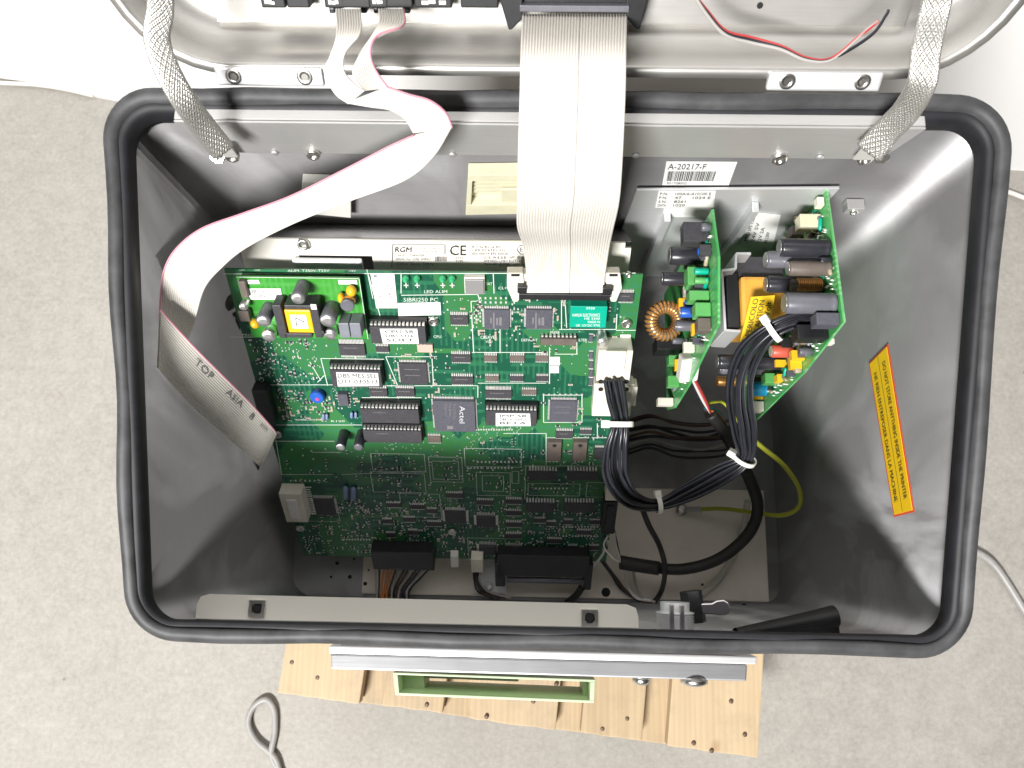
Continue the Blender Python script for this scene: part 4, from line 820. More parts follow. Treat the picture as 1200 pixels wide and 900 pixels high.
def psu(name, label, X, edge):
    P_ = [at_x(x, y, X) for x, y in edge]
    for p in P_: p.y = min(p.y, PY-0.001)
    t = thing(name, label, 'circuit board', (X, 0.16, FLZ)); yr = P_[0].y+0.0015; poly = [Vector((X, yr, P_[0].z))]+P_+[Vector((X, P_[-1].y+0.004, P_[-1].z-0.03)), Vector((X, yr, P_[-1].z-0.03))]
    mb = MB(); mb.prism(poly, Vector((0.0016, 0, 0))); mb.build('board_panel', 'pcb_psu', t); return t, poly
pl_, polyL = psu('power_supply_board', 'narrow green power board with copper ring coil, nearest the large circuit board', XA, [(834, 248), (841, 300), (841, 380), (806, 452), (790, 478)])
pr_, polyR = psu('power_supply_board', 'green power board with amber transformer and black capacitors beside the right wall', XB, [(968, 226), (978, 300), (988, 377), (942, 436), (886, 492)])
def inside(poly, p, m=0.0016):
    def hit(y, z):
        c = False; n = len(poly)
        for i in range(n):
            a, b = poly[i], poly[i-1]
            if (a.z > z) != (b.z > z) and y < (b.y-a.y)*(z-a.z)/(b.z-a.z)+a.y: c = not c
        return c
    return all(hit(p.y+dy, p.z+dz) for dy, dz in ((m, 0), (-m, 0), (0, m), (0, -m)))
def xcyl(par, name, px0, px1, py, dia, X, m, endm='captop', seg=20, axis=Vector((-1, 0, 0))):
    p = at_x(px1, py, X); D = depth(p); L = (px1-px0)*D/FPX; r = dia/2*D/FPX; p = p+Vector((-0.0006, 0, 0)); mb = MB()
    mb.lathe(p, axis, [(r*0.9, 0), (r, 0.0008), (r, L*0.08), (r*0.93, L*0.12), (r, L*0.16), (r, L*0.95), (r*0.88, L)], seg); o = mb.build(name, m, par)
    if endm: mb = MB(); mb.lathe(p+axis*(L+0.0002), axis, [(r*0.85, 0), (r*0.85, 0.0003)], seg); mb.build('capacitor_top', endm, o)
    return o, p, L, r
def xbox(par, name, px0, px1, py0, py1, X, m, dz=None, bev=0.0006, label=None):
    p = at_x(px1, (py0+py1)/2, X); D = depth(p); L = (px1-px0)*D/FPX; hy = (py1-py0)/2*D/FPX; dz = dz or hy*2
    f = Frame(p, Vector((-1, 0, 0)), Vector((0, -1, 0))); f.N = Vector((0, 0, 1)); mb = MB(); mb.box(f, 0.0004, L, -hy, hy, -dz, 0); o = mb.build(name, m, par, bev)
    if label: o['label'] = label
    return o, f, L, hy
def fuzz(par, X, x0, y0, x1, y1, n, m='tin', name='solder_points'):
    mb = MB()
    for _ in range(n):
        p = at_x(rnd.uniform(x0, x1), rnd.uniform(y0, y1), X)
        if not inside(polyL if par is pl_ else polyR, p): continue
        mb.lathe(p+Vector((0.0002, 0, 0)), (-1, 0, 0), [(0.0008, 0), (0.0006, 0.0008), (0.0003, 0.002)], 6)
    mb.build(name, m, par, kind='stuff')
# left board
xbox(pl_, 'regulator', 801, 832, 259, 284, XA, 'chip', 0.01); xcyl(pl_, 'capacitor', 786, 822, 300, 22, XA, 'capblack'); xcyl(pl_, 'capacitor', 777, 815, 327, 16, XA, 'capblack')
xbox(pl_, 'film_capacitor', 806, 829, 312, 334, XA, 'green2', 0.012); xbox(pl_, 'inductor', 808, 832, 340, 352, XA, 'green2', 0.01); xbox(pl_, 'inductor', 815, 834, 354, 370, XA, 'green2', 0.01)
xcyl(pl_, 'resistor', 815, 832, 318, 8, XA, 'teal', None); xcyl(pl_, 'resistor', 815, 832, 329, 8, XA, 'green2', None); xcyl(pl_, 'capacitor', 798, 819, 366, 13, XA, 'blue'); xcyl(pl_, 'capacitor', 793, 815, 382, 13, XA, 'capgrey')
xbox(pl_, 'regulator', 818, 834, 372, 388, XA, 'tab', 0.01)
xbox(pl_, 'terminal', 784, 803, 416, 427, XA, 'green2', 0.008); xbox(pl_, 'terminal', 771, 790, 466, 475, XA, 'cream', 0.008); xbox(pl_, 'terminal', 783, 797, 440, 453, XA, 'green2', 0.008)
xbox(pl_, 'heat_sink', 770, 800, 395, 410, XA, 'black', 0.02)
fuzz(pl_, XA, 815, 270, 834, 300, 30); fuzz(pl_, XA, 812, 384, 834, 402, 24); fuzz(pl_, XA, 795, 400, 815, 460, 26)
def clutter(par, X, items):
    for (x0, y0, x1, y1, n) in items:
        for _ in range(int(n*2.2)):
            p = at_x(rnd.uniform(x0, x1), rnd.uniform(y0, y1), X); k = rnd.random(); mb = MB()
            if not inside(polyL if par is pl_ else polyR, p, 0.003): continue
            if k < 0.4: L = rnd.uniform(0.003, 0.006); d = Vector((0, rnd.uniform(-1, 1), rnd.uniform(-1, 1))).normalized(); c = p+Vector((-0.0022, 0, 0)); mb.tube([c-d*L, c-d*L*0.7, c+d*L*0.7, c+d*L], [0.0004, 0.0013, 0.0013, 0.0004], 8); mb.build('resistor', rnd.choice(('tan', 'teal', 'capgrey', 'boxcap')), par)
            elif k < 0.7: h = rnd.uniform(0.004, 0.009); mb.lathe(p+Vector((-0.0004, 0, 0)), (-1, 0, 0), [(0.0025, 0), (0.0025, h*0.9), (0.0021, h)], 12); mb.build('capacitor', rnd.choice(('capblack', 'capgrey', 'blue', 'tan')), par)
            else: w = rnd.uniform(0.002, 0.004); f = Frame(p, Vector((0, 1, 0)), Vector((0, 0, 1))); f.N = Vector((-1, 0, 0)); mb.box(f, -w, w, -w*0.6, w*0.6, 0.0003, rnd.uniform(0.004, 0.009)); mb.build('small_component', rnd.choice(('chip', 'tab', 'tapeY', 'cream', 'chip2')), par, 0.0003)
clutter(pl_, XA, [(806, 265, 834, 300, 10), (806, 300, 838, 380, 12), (790, 385, 830, 460, 12)])
clutter(pr_, XB, [(930, 245, 966, 300, 12), (930, 300, 980, 345, 10), (900, 390, 955, 440, 16), (880, 440, 925, 480, 8)])
# copper ring coil
pc_ = at_d(779, 376, 0.535); ax = Vector((0.15, -0.35, 0.92)).normalized(); e1 = ax.cross(Vector((0, 1, 0))).normalized(); e2 = ax.cross(e1)
R_, r_ = 0.0098, 0.0038; mb = MB(); mb.grid([[pc_+(e1*math.cos(a)+e2*math.sin(a))*(R_+r_*math.cos(b))+ax*(r_*1.3*math.sin(b)) for b in [2*math.pi*k/10 for k in range(10)]] for a in [2*math.pi*i/36 for i in range(36)]], closed=True, loop=True)
core = mb.build('ring_core', 'tab', pl_); mb = MB(); W_ = 26
for i in range(W_):
    a0 = 2*math.pi*i/W_; mb.grid([[pc_+(e1*math.cos(a)+e2*math.sin(a))*(R_+(r_+0.0006+0.0005*math.sin(k2*math.pi/2))*math.cos(b))+ax*((r_*1.3+0.0006)*math.sin(b)) for k2, a in enumerate((a0, a0+0.06, a0+0.12, a0+0.16))] for b in [2*math.pi*k/12 for k in range(12)]], loop=True)
mb.build('coil_winding', 'copper', core, kind='stuff')
# right board
xcyl(pr_, 'capacitor', 915, 972, 291, 22, XB, 'capblack'); xcyl(pr_, 'capacitor', 899, 968, 305, 20, XB, 'capgrey'); xcyl(pr_, 'capacitor', 925, 974, 315, 18, XB, 'tab'); xcyl(pr_, 'capacitor', 899, 960, 334, 20, XB, 'capblack')
xcyl(pr_, 'capacitor', 921, 979, 356, 25, XB, 'capgrey')
o, p, L, r = xcyl(pr_, 'choke', 928, 966, 335, 15, XB, 'tab', None); mb = MB()
for k in range(12): mb.lathe(p+Vector((-L*(0.12+0.062*k), 0, 0.002)), (-1, 0, 0), [(r*0.95, 0), (r*1.08, L*0.02), (r*0.95, L*0.045)], 16)
mb.build('choke_winding', 'copper', o, kind='stuff')
xbox(pr_, 'plug', 957, 985, 366, 381, XB, 'chip2', 0.010); xbox(pr_, 'socket', 935, 972, 380, 397, XB, 'black', 0.012); xbox(pr_, 'relay', 928, 948, 264, 276, XB, 'tab', 0.012); xbox(pr_, 'yellow_coil', 938, 964, 250, 266, XB, 'ivory', 0.01); xbox(pr_, 'small_terminal', 958, 967, 230, 241, XB, 'cream', 0.006)
xcyl(pr_, 'capacitor', 842, 916, 425, 18, XB, 'capblack'); xcyl(pr_, 'capacitor', 845, 905, 432, 15, XB, 'capgrey'); xcyl(pr_, 'fuse', 905, 930, 412, 15, XB, 'red', 'clear'); xbox(pr_, 'terminal', 897, 913, 437, 449, XB, 'green2', 0.01); xbox(pr_, 'terminal', 911, 919, 438, 447, XB, 'tapeY', 0.008)
xcyl(pr_, 'disc_capacitor', 878, 899, 456, 17, XB, 'bluecap', None); xbox(pr_, 'terminal', 880, 896, 470, 482, XB, 'cream', 0.01); xbox(pr_, 'regulator', 916, 932, 396, 408, XB, 'black', 0.01); xcyl(pr_, 'capacitor', 841, 870, 447, 12, XB, 'copper', None); xbox(pr_, 'spacer', 968, 979, 396, 403, XB+0.0125, 'cream', 0.006)
fuzz(pr_, XB, 940, 250, 970, 290, 40); fuzz(pr_, XB, 955, 300, 980, 350, 30); fuzz(pr_, XB, 930, 395, 965, 415, 40); fuzz(pr_, XB, 900, 435, 930, 470, 40)
# resistors and wire links near the edges
for k in range(9):
    p = at_x(955+rnd.uniform(-14, 12), 255+k*5, XB); mb = MB(); pp = [p+Vector((0, 0, 0)), p+Vector((-0.004, 0.001, 0.002)), p+Vector((-0.005, -0.006, 0.002)), p+Vector((-0.0003, -0.008, 0))]; mb.tube(crom(pp, 4), 0.0007, 6); mb.build('wire_link', 'tin' if k % 2 else 'green2', pr_)
# big transformer with bent bracket
TX0, TD = 0, 0
tp = at_d(846, 316, 0.515); tq = at_d(922, 390, 0.515); tf = Frame(tp, Vector((1, 0, 0)), Vector((0, -1, 0))); tf.N = Vector((0, 0, 1)); tw = tq.x-tp.x; tl_ = tp.y-tq.y
mb = MB(); mb.box(tf, 0.003, tw*0.26, 0.002, tl_*0.97, -0.045, -0.002); mb.build('transformer_core', 'black', pr_, 0.001)
mb = MB(); mb.box(tf, tw*0.27, tw*0.94, 0.004, tl_*0.92, -0.05, 0.0); tr_ = mb.build('transformer_coil', 'tape', pr_, 0.003)
mb = MB(); mb.box(tf, tw*0.2, tw*0.98, -0.012, 0.003, -0.045, -0.006); mb.build('transformer_core', 'chip', pr_, 0.001)
mb = MB(); path = [(880, 297), (863, 297), (862, 315), (846, 317), (850, 387), (868, 388)]; wp = [at_d(x, y, 0.508) for x, y in path]
for a, b_ in zip(wp, wp[1:]):
    d = (b_-a); nn = Vector((-d.y, d.x, 0)).normalized()*0.0008; mb.hexa([a+nn-Vector((0, 0, .04)), b_+nn-Vector((0, 0, .04)), b_-nn-Vector((0, 0, .04)), a-nn-Vector((0, 0, .04)), a+nn, b_+nn, b_-nn, a-nn])
mb.build('transformer_bracket', 'alu', pr_)
yq = [at_d(867, 400, 0.503), at_d(900, 399, 0.499), at_d(908, 346, 0.499), at_d(880, 348, 0.501)]; yl = Quad(*yq); sg2 = 1 if yl.n.dot(CAM-yq[0]) > 0 else -1
mb = MB(); yl.slab(mb, 0, 0.0004*sg2); yo = mb.build('danger_label', 'yellow', pr_, label='yellow label reading PERICOLO CAUTION'); mb = MB()
for s, a0, a1, b0, b1 in (('PERICOLO', 0.14, 0.34, 0.12, 0.95), ('CAUTION', 0.42, 0.62, 0.2, 0.9), ('400 Volt', 0.7, 0.9, 0.2, 0.86)): add_text(mb, s, yl.w(a1, b0, 0.0008*sg2), yl.w(a1, b1, 0.0008*sg2), yl.w(a0, b0, 0.0008*sg2))
mb.build('danger_print', 'ink', yo)

# ================================================================== RIBBON CABLES
def strip(name, secs, m, ribs, parent, thick=0.0009, amp=0.00055, n=7, per=4, flip=1):
    Ls = crom([s[0] for s in secs], n); Rs = crom([s[1] for s in secs], n); top, bot = [], []; N_ = len(Ls)
    for i in range(N_):
        t = (Ls[min(i+1, N_-1)]+Rs[min(i+1, N_-1)]-Ls[max(i-1, 0)]-Rs[max(i-1, 0)]).normalized(); a = Rs[i]-Ls[i]; nn = a.cross(t).normalized()
        if nn.dot(CAM-Ls[i]) < 0: nn = -nn
        nn = nn*flip
        K = ribs*per; top.append([Ls[i]+a*(k/K)+nn*(amp*abs(math.sin(math.pi*k/per))) for k in range(K+1)]); bot.append([Ls[i]+a*(k/K)-nn*thick for k in range(K+1)])
    mb = MB(); mb.grid(top); mb.grid(bot); mb.grid([[r[0], s[0]] for r, s in zip(top, bot)]); mb.grid([[r[-1], s[-1]] for r, s in zip(top, bot)])
    return mb.build(name, m, parent), Ls, Rs
def sec(x0, y0, x1, y1, D0, D1=None): return (at_d(x0, y0, D0), at_d(x1, y1, D1 or D0))
wr = thing('wide_ribbon_cable', 'wide white ribbon cable hanging from the lid to the large circuit board', 'ribbon cable', at_d(660, 345, 0.5))
wp0 = lf.P(613, 16, -0.008); wd_ = depth(wp0)
wide = [((612, 17), (735, 17), wd_), ((610, 60), (734, 60), 0.352), ((609, 110), (733, 110), 0.352), ((607, 180), (730, 180), 0.36), ((606, 235), (726, 235), 0.375), ((606, 266), (719, 268), 0.405), ((613, 290), (714, 292), 0.452), ((617, 325), (709, 325), 0.482), ((617, 343), (708, 343), 0.487)]
def split(a, b, t): return (a[0]+(b[0]-a[0])*t, a[1]+(b[1]-a[1])*t)
for t0, t1, ribs in ((0.0, 0.553, 20), (0.557, 1.0, 16)):
    strip('ribbon', [(at_d(*split(a, b, t0), D), at_d(*split(a, b, t1), D)) for a, b, D in wide], 'ribbon', ribs, wr)
mb = MB(); a = lf.pix(609, 14, -0.004); b = lf.pix(738, 7, -0.004); mb.box(lf, a[0], b[0], a[1], b[1], -0.0098, -0.004); mb.build('plug_bar', 'capgrey', wr, 0.0006)
mb = MB()
add_text(mb, 'AWM 2651', at_d(704, 306, 0.462), at_d(706, 276, 0.430), at_d(708, 306, 0.462)) if False else None

sr = thing('split_ribbon_cable', 'long white ribbon cable with pink edge, split into two tails at the lid', 'ribbon cable', at_d(310, 520, 0.6))
ld = depth(lf.P(410, 12, -0.008))
tA = [sec(393, 11, 423, 11, ld), sec(394, 40, 423, 38, 0.362), sec(386, 66, 405, 62, 0.362), sec(379, 84, 404, 84, 0.366), sec(392, 110, 418, 100, 0.37), sec(408, 122, 428, 106, 0.372)]
tB = [sec(443, 11, 473, 11, ld), sec(443, 28, 472, 30, 0.362), sec(424, 60, 442, 42, 0.358), sec(413, 82, 434, 62, 0.358), sec(420, 100, 440, 82, 0.362), sec(428, 106, 455, 103, 0.3665)]
strip('ribbon_tail', tA, 'ribbon', 10, sr); _, _, Rb = strip('ribbon_tail', tB, 'ribbon', 10, sr)
b1 = [sec(406, 121, 454, 102, 0.3725, 0.366), sec(430, 125, 480, 111, 0.374, 0.368), sec(456, 129, 504, 118, 0.376, 0.37), sec(474, 140, 522, 132, 0.379, 0.374), sec(484, 156, 530, 150, 0.382, 0.378)]
_, _, R1 = strip('ribbon_body', b1, 'ribbon', 20, sr)
b2 = [sec(486, 158, 530, 148, 0.3835, 0.379), sec(455, 172, 508, 184, 0.385, 0.384), sec(405, 198, 474, 212, 0.392, 0.392), sec(340, 230, 410, 236, 0.402, 0.402), sec(285, 250, 345, 262, 0.412, 0.412), sec(236, 268, 290, 290, 0.425, 0.425), sec(206, 292, 262, 312, 0.430, 0.434), sec(192, 318, 240, 338, 0.436, 0.442), sec(188, 348, 228, 378, 0.446, 0.468), sec(187, 372, 212, 420, 0.451, 0.478)]
_, L2, _ = strip('ribbon_body', b2, 'ribbon', 20, sr)
b3 = [sec(185, 431, 188, 364, 0.446, 0.440), sec(206, 457, 226, 405, 0.468, 0.458), sec(232, 484, 262, 441, 0.494, 0.488), sec(264, 512, 292, 471, 0.528, 0.522), sec(298, 541, 318, 500, 0.56, 0.55), sec(306, 548, 324, 508, 0.57, 0.56)]
_, _, R3 = strip('ribbon_body', b3, 'ribbon', 20, sr)
def lift(L): return [p+(CAM-p).normalized()*0.0006 for p in L]
for Ls in (Rb, R1, L2, R3):
    mb = MB(); mb.tube(lift(Ls), 0.00055, 6); mb.build('pink_edge', 'pink', sr)
# printing along the lower run
mb = MB()
def along(s, t0, t1, inset, hgt):
    def pt(t, k): 
        i = t*(len(R3)-1); j = int(min(i, len(R3)-2)); f = i-j; r = R3[j].lerp(R3[j+1], f); l_ = crom([s_[0] for s_ in b3], 7); l = l_[j].lerp(l_[j+1], f); return r.lerp(l, k)
    up = pt((t0+t1)/2, inset)-pt((t0+t1)/2, inset+hgt); a = pt(t0, inset+hgt); b_ = pt(t1, inset+hgt); c = (CAM-a).normalized()*0.0015; add_text(mb, s, a+c, b_+c, a+up+c)
along('TOP', 0.24, 0.36, 0.12, 0.15); along('ASIA', 0.46, 0.58, 0.11, 0.14); along('8', 0.645, 0.67, 0.12, 0.15); along('AWM', 0.72, 0.78, 0.11, 0.11); mb.build('cable_print', 'inkgrey', sr)
p = at_d(314, 512, 0.575); f = Frame(p, (at_d(322, 508, .565)-at_d(306, 546, .575)), Vector((0, -0.6, -0.8))); mb = MB(); mb.box(f, -0.026, 0.002, -0.002, 0.010, -0.012, -0.002); mb.build('plug', 'black', sr, 0.001)

# ================================================================== BRAIDED STRAPS
def strap(label, pts, wpx):
    P_ = crom([at_d(*p) for p in pts], 10); t = thing('braided_strap', label, 'braided strap', P_[-1], 'earth straps between lid and case')
    n = len(P_); rows = []; frames = []
    for i in range(n):
        T = (P_[min(i+1, n-1)]-P_[max(i-1, 0)]).normalized(); view = (CAM-P_[i]).normalized(); a = T.cross(view).normalized(); b_ = a.cross(T).normalized(); 
        if b_.dot(view) < 0: b_ = -b_
        w = wpx/2*depth(P_[i])/FPX; frames.append((P_[i], a, b_, w)); rows.append([P_[i]+a*(w*0.94*math.cos(2*math.pi*k/16))+b_*(0.0011*math.sin(2*math.pi*k/16)) for k in range(16)])
    mb = MB(); mb.grid(rows, closed=True, cap=True); mb.build('strap_core', 'braid', t)
    mb = MB(); ns = 24; turns = n/34.0
    for d in (1, -1):
        for s in range(ns):
            pp = []
            for i in range(n*2-1):
                j = i/2; k = int(j); f = j-k; A = frames[k]; Bf = frames[min(k+1, n-1)]
                c = A[0].lerp(Bf[0], f); a = A[1].lerp(Bf[1], f); b_ = A[2].lerp(Bf[2], f); w = A[3]*(1-f)+Bf[3]*f
                th = 2*math.pi*(s/ns+d*turns*j/n); bob = 0.0003*math.cos(math.pi*(j*ns*turns*2/n+s)+(0 if d > 0 else math.pi)); pp.append(c+a*(w*math.cos(th))+b_*((0.0014+bob)*math.sin(th)))
            mb.tube(pp, 0.00055, 5)
    mb.build('braid_strands', 'braid', t, kind='stuff'); return t
s1 = strap('braided metal strap at the left end of the case, by the ribbon cable fold', [(187, -30, 0.335), (188, 10, 0.345), (184, 45, 0.352), (196, 82, 0.358), (216, 118, 0.368), (240, 150, 0.384), (262, 178, 0.398)], 27)
s2 = strap('braided metal strap at the right end of the case, near the red and black wires', [(1104, -30, 0.335), (1096, 10, 0.345), (1085, 60, 0.35), (1080, 98, 0.356), (1062, 130, 0.372), (1040, 153, 0.386), (1018, 178, 0.398)], 30)
for t, (px, py), bx in ((s1, (264, 180), (257, 183)), (s2, (1016, 183), (1031, 183))):
    p = at_y(px, py, RY-0.005); mb = MB(); f = Frame(p, Vector((1, 0, 0)), Vector((0, 0, -1))); f.N = Vector((0, -1, 0)); mb.box(f, -0.006, 0.006, -0.009, 0.004, -0.0012, 0.0004); mb.build('lug', 'tin', t, 0.0012)
    p = at_y(*bx, RY-0.004); mb = MB(); mb.lathe(p, (0, -0.55, 0.83), [(0.0022, 0), (0.0022, 0.008), (0.0019, 0.0085)], 12); mb.lathe(p-Vector((0, 0.0, 0.0003)), (0, -0.55, 0.83), [(0.0038, 0.0), (0.0038, 0.0026)], 6); mb.build('bolt', 'nickel', t)

# ================================================================== WIRE HARNESS
hw = thing('wire_harness', 'bundle of black wires tied with white cable ties, joining circuit boards', 'wire harness', at_d(772, 592, 0.575))
hp_ = [(717, 446, .527, 13), (721, 468, .522, 13), (726, 497, .515, 11), (721, 528, .522, 17), (722, 558, .54, 18), (740, 584, .565, 13), (771, 591, .575, 7), (805, 576, .575, 13), (842, 556, .572, 15), (872, 537, .565, 10), (872, 508, .545, 16), (867, 474, .525, 17), (868, 442, .508, 16), (880, 412, .492, 15), (906, 387, .480, 10), (940, 374, .475, 9), (962, 371, .475, 8)]
ctr = crom([at_d(*p[:3]) for p in hp_], 7); sp = crom([Vector((p[3]*p[2]/FPX, 0, 0)) for p in hp_], 7); NW = 13; offs = []
for k in range(NW):
    a = k*2.39996; r = math.sqrt((k+0.5)/NW); offs.append((r*math.cos(a), r*math.sin(a)))
for k in range(NW):
    pp = []
    for i, c in enumerate(ctr):
        T = (ctr[min(i+1, len(ctr)-1)]-ctr[max(i-1, 0)]).normalized(); view = (CAM-c).normalized(); a = T.cross(view).normalized(); b_ = a.cross(T); s = sp[i].x; ph = 0.9*math.sin(i*0.045+k)
        ox, oy = offs[k]; x = ox*math.cos(ph*0.4)-oy*math.sin(ph*0.4); y = ox*math.sin(ph*0.4)+oy*math.cos(ph*0.4)
        pp.append(c+a*x*s+b_*y*s*0.62)
    mb = MB(); mb.tube(pp, 0.00125, 8); mb.build('wire', 'wire', hw)
def tie(par, i, head):
    c = ctr[i]; T = (ctr[i+1]-ctr[i-1]).normalized(); view = (CAM-c).normalized(); a = T.cross(view).normalized(); b_ = a.cross(T); s = sp[i].x+0.0021
    mb = MB(); ring = []
    for k in range(25):
        th = 2*math.pi*k/24; d = a*math.cos(th)*s+b_*math.sin(th)*s*0.75; ring.append([c+d-T*0.0018, c+d*1.0+T*0.0018, c+d*1.12+T*0.0018, c+d*1.12-T*0.0018])
    mb.grid(ring, closed=True, smooth=False); o = mb.build('cable_tie', 'white', par)
    f = Frame(c+a*s*1.1*head+b_*s*0.3, a, T); mb = MB(); mb.box(f, -0.003, 0.003, -0.0026, 0.0026, -0.0025, 0.0025); mb.build('tie_head', 'white', par, 0.0008)
for i, h in ((14, 1), (42, -1), (63, -1), (98, -1)): tie(hw, i, h)

def wire(name, pts, r, m, label=None, cat='wire', par=None, n=8, **k):
    mb = MB(); mb.tube(crom([at_d(*p) if len(p) == 3 and not isinstance(p, Vector) else p for p in pts], n), r, 10); o = mb.build(name, m, par)
    if label: tag(o, label, cat)
    return o
sc = thing('sleeved_cable', 'thick black sleeved cable curving over the beige floor plate', 'cable', at_d(800, 668, .66))
wire('sleeve', [(727, 659, .668), (760, 664, .668), (800, 667, .665), (842, 655, .66), (876, 627, .655), (888, 596, .65), (880, 565, .645), (866, 538, .64), (850, 508, .632), (832, 484, .615)], 0.0050, 'sleeve', par=sc)
mb = MB(); P_ = crom([at_d(727, 659, .667), at_d(748, 662.5, .667), at_d(772, 666, .667)], 6); mb.tube(P_, 0.0062, 12); mb.build('shrink_tube', 'sleeve', sc)
for k, (m, dx) in enumerate((('wwhite', 0), ('wred', 3), ('wire', -3))): wire('core_wire', [(832, 484, .613), (824+dx, 470, .59), (814+dx, 450, .56), (806+dx*0.5, 432, .535)], 0.0011, m, par=sc)
p = at_d(806, 428, .53); f = Frame(p, Vector((1, 0.15, 0)), Vector((0, -0.7, -0.7))); mb = MB(); mb.box(f, -0.006, 0.007, -0.008, 0.011, -0.005, 0.005); mb.build('plug', 'white', sc, 0.0015)
for k, (m, pts) in enumerate((('wwhite', [(728, 659, .667), (718, 654, .66), (708, 640, .655), (712, 628, .645)]), ('wwhite', [(727, 657, .667), (722, 640, .66), (720, 625, .65)]), ('wire', [(728, 660, .668), (712, 648, .66), (709, 628, .648)]), ('wire', [(727, 656, .668), (722, 632, .66), (717, 610, .65), (714, 600, .645)]))): wire('core_wire', pts, 0.0009, m, par=sc)

gw = thing('earth_wire', 'green and yellow earth wire bolted to the floor plate', 'wire', at_d(800, 597, .72))
wire('insulated_wire', [(872, 505, .60), (893, 524, .60), (918, 545, .61), (936, 572, .62), (936, 594, .63), (915, 604, .645), (880, 600, .67), (845, 596, .695), (818, 597, .712)], 0.0019, 'wgreen', par=gw)
wire('lug_sleeve', [(822, 597, .710), (812, 597, .714), (804, 597, .717)], 0.0028, 'cable', par=gw)
p = at_d(799, 597, .722); mb = MB(); mb.lathe(p+Vector((0, 0, -0.0015)), (0, 0, 1), [(0.0055, 0), (0.0055, 0.0012), (0.004, 0.0014), (0.004, 0.004), (0.0032, 0.0045)], 12); mb.build('ring_lug', 'nickel', gw)

tw_ = wire('thin_cable', [(752, 594, .60), (760, 615, .62), (773, 640, .65), (779, 665, .652), (776, 690, .70), (766, 706, .704), (752, 714, .704)], 0.0023, 'sleeve', 'thin black cable dropping from the wire bundle to the floor plate', 'cable')
wire('clear_tube', [(876, 588, .69), (871, 620, .712), (858, 655, .712), (838, 684, .708), (812, 702, .700)], 0.0030, 'clear', 'clear plastic tube lying on the floor plate', 'tube')
cw = thing('two_core_wire', 'white wire with black end sleeve below the corner of the large circuit board', 'wire', at_d(690, 690, .70))
wire('insulated_wire', [(712, 634, .655), (706, 650, .668), (694, 666, .68), (685, 684, .69), (681, 694, .692)], 0.0011, 'wwhite', par=cw); wire('end_sleeve', [(682, 688, .690), (675, 698, .695), (664, 707, .70)], 0.0032, 'sleeve', par=cw)
lw = thing('loose_leads', 'brown and grey leads trailing to the lock barrel', 'wire', at_d(740, 690, .71))
for pts, m in (([(705, 655, .69), (720, 675, .705), (736, 695, .708), (756, 706, .705), (770, 708, .70)], 'wbrown'), ([(742, 660, .70), (744, 680, .708), (752, 698, .707), (768, 706, .70)], 'wgrey'), ([(732, 664, .70), (735, 684, .708), (745, 700, .706), (764, 704, .702)], 'wwhite'), ([(704, 656, .69), (716, 672, .70), (728, 690, .708), (750, 705, .706)], 'wire')): wire('lead', pts, 0.0014, m, par=lw)
# tangle of dark leads under the power boards
tg = thing('tangled_leads', 'tangle of dark brown and grey leads in the shade below the power supply boards', 'wire', at_d(800, 505, .70))
for k in range(9):
    y0 = 486+k*5+rnd.uniform(-2, 2); sag = rnd.uniform(4, 14); zz = .69+0.004*(k % 4)
    pts = [(735, y0+6, .70), (762, y0+rnd.uniform(-2, 2), zz), (790, y0+sag*0.7, zz), (820, y0+sag+rnd.uniform(-3, 3), zz), (848, y0+sag*0.6, zz), (880, y0-6, .705)]; wire('lead', pts, rnd.uniform(0.001, 0.0016), ('wbrown', 'wire', 'sleeve', 'wire', 'wbrown', 'wire', 'wgrey', 'wire', 'sleeve')[k], par=tg)
for pts, m in (([(824, 474, .60), (838, 471, .61), (850, 474, .62), (872, 505, .62)], 'wgreen'), ([(826, 478, .61), (838, 480, .62), (846, 488, .63)], 'bluecap'), ([(828, 480, .61), (840, 484, .62), (850, 496, .64)], 'worange')): wire('lead', pts, 0.0012, m, par=tg)
# wires of the plugs under the large board
pb = thing('plug_lead_bundle', 'orange, brown and black leads fanning out of the plug below the large circuit board', 'wire', at_d(470, 690, .71))
for k in range(14):
    x = 440+k*4.9; m = 'worange' if k in (2, 3, 4) else ('wbrown' if k in (1, 5, 8) else ('wgrey' if k % 3 == 0 else 'wire')); cx = 462+(k-7)*3.0
    wire('lead', [B.P(x, 666, 0.008), at_d(x+(cx-x)*0.4, 676, .69), at_d(cx, 692, .70), at_d(cx+(-1)**k*2, 712, .70)], 0.0009, m, par=pb, n=5)
pb2 = thing('small_plug_leads', 'short dark leads from the small cream plug beside the corner bracket', 'wire', at_d(560, 690, .71))
for k in range(4): wire('lead', [B.P(555+k*2.6, 670, 0.007), at_d(556+k*2, 680, .69), at_d(560+k*4, 693, .705), at_d(578+k*7, 701, .708)], 0.001, ('wire', 'wbrown', 'wire', 'wgrey')[k], par=pb2, n=5)
rb = thing('grey_roll', 'black plug shell with a grey bar under the lower edge of the large circuit board', 'connector', at_d(635, 678, .70))
mb = MB(); mb.tube([B.P(594, 679, 0.010), B.P(640, 680, 0.010), B.P(684, 681, 0.010)], 0.0028, 12); mb.build('grey_bar', 'capgrey', rb)
for a, b_ in (((580, 662), (592, 688)), ((684, 664), (694, 692))): mb = MB(); r = rect_at(B, (*a, *b_), 0.012); mb.box(B, *r, 0.0005, 0.012); mb.build('shell_end', 'black', rb, 0.0015)

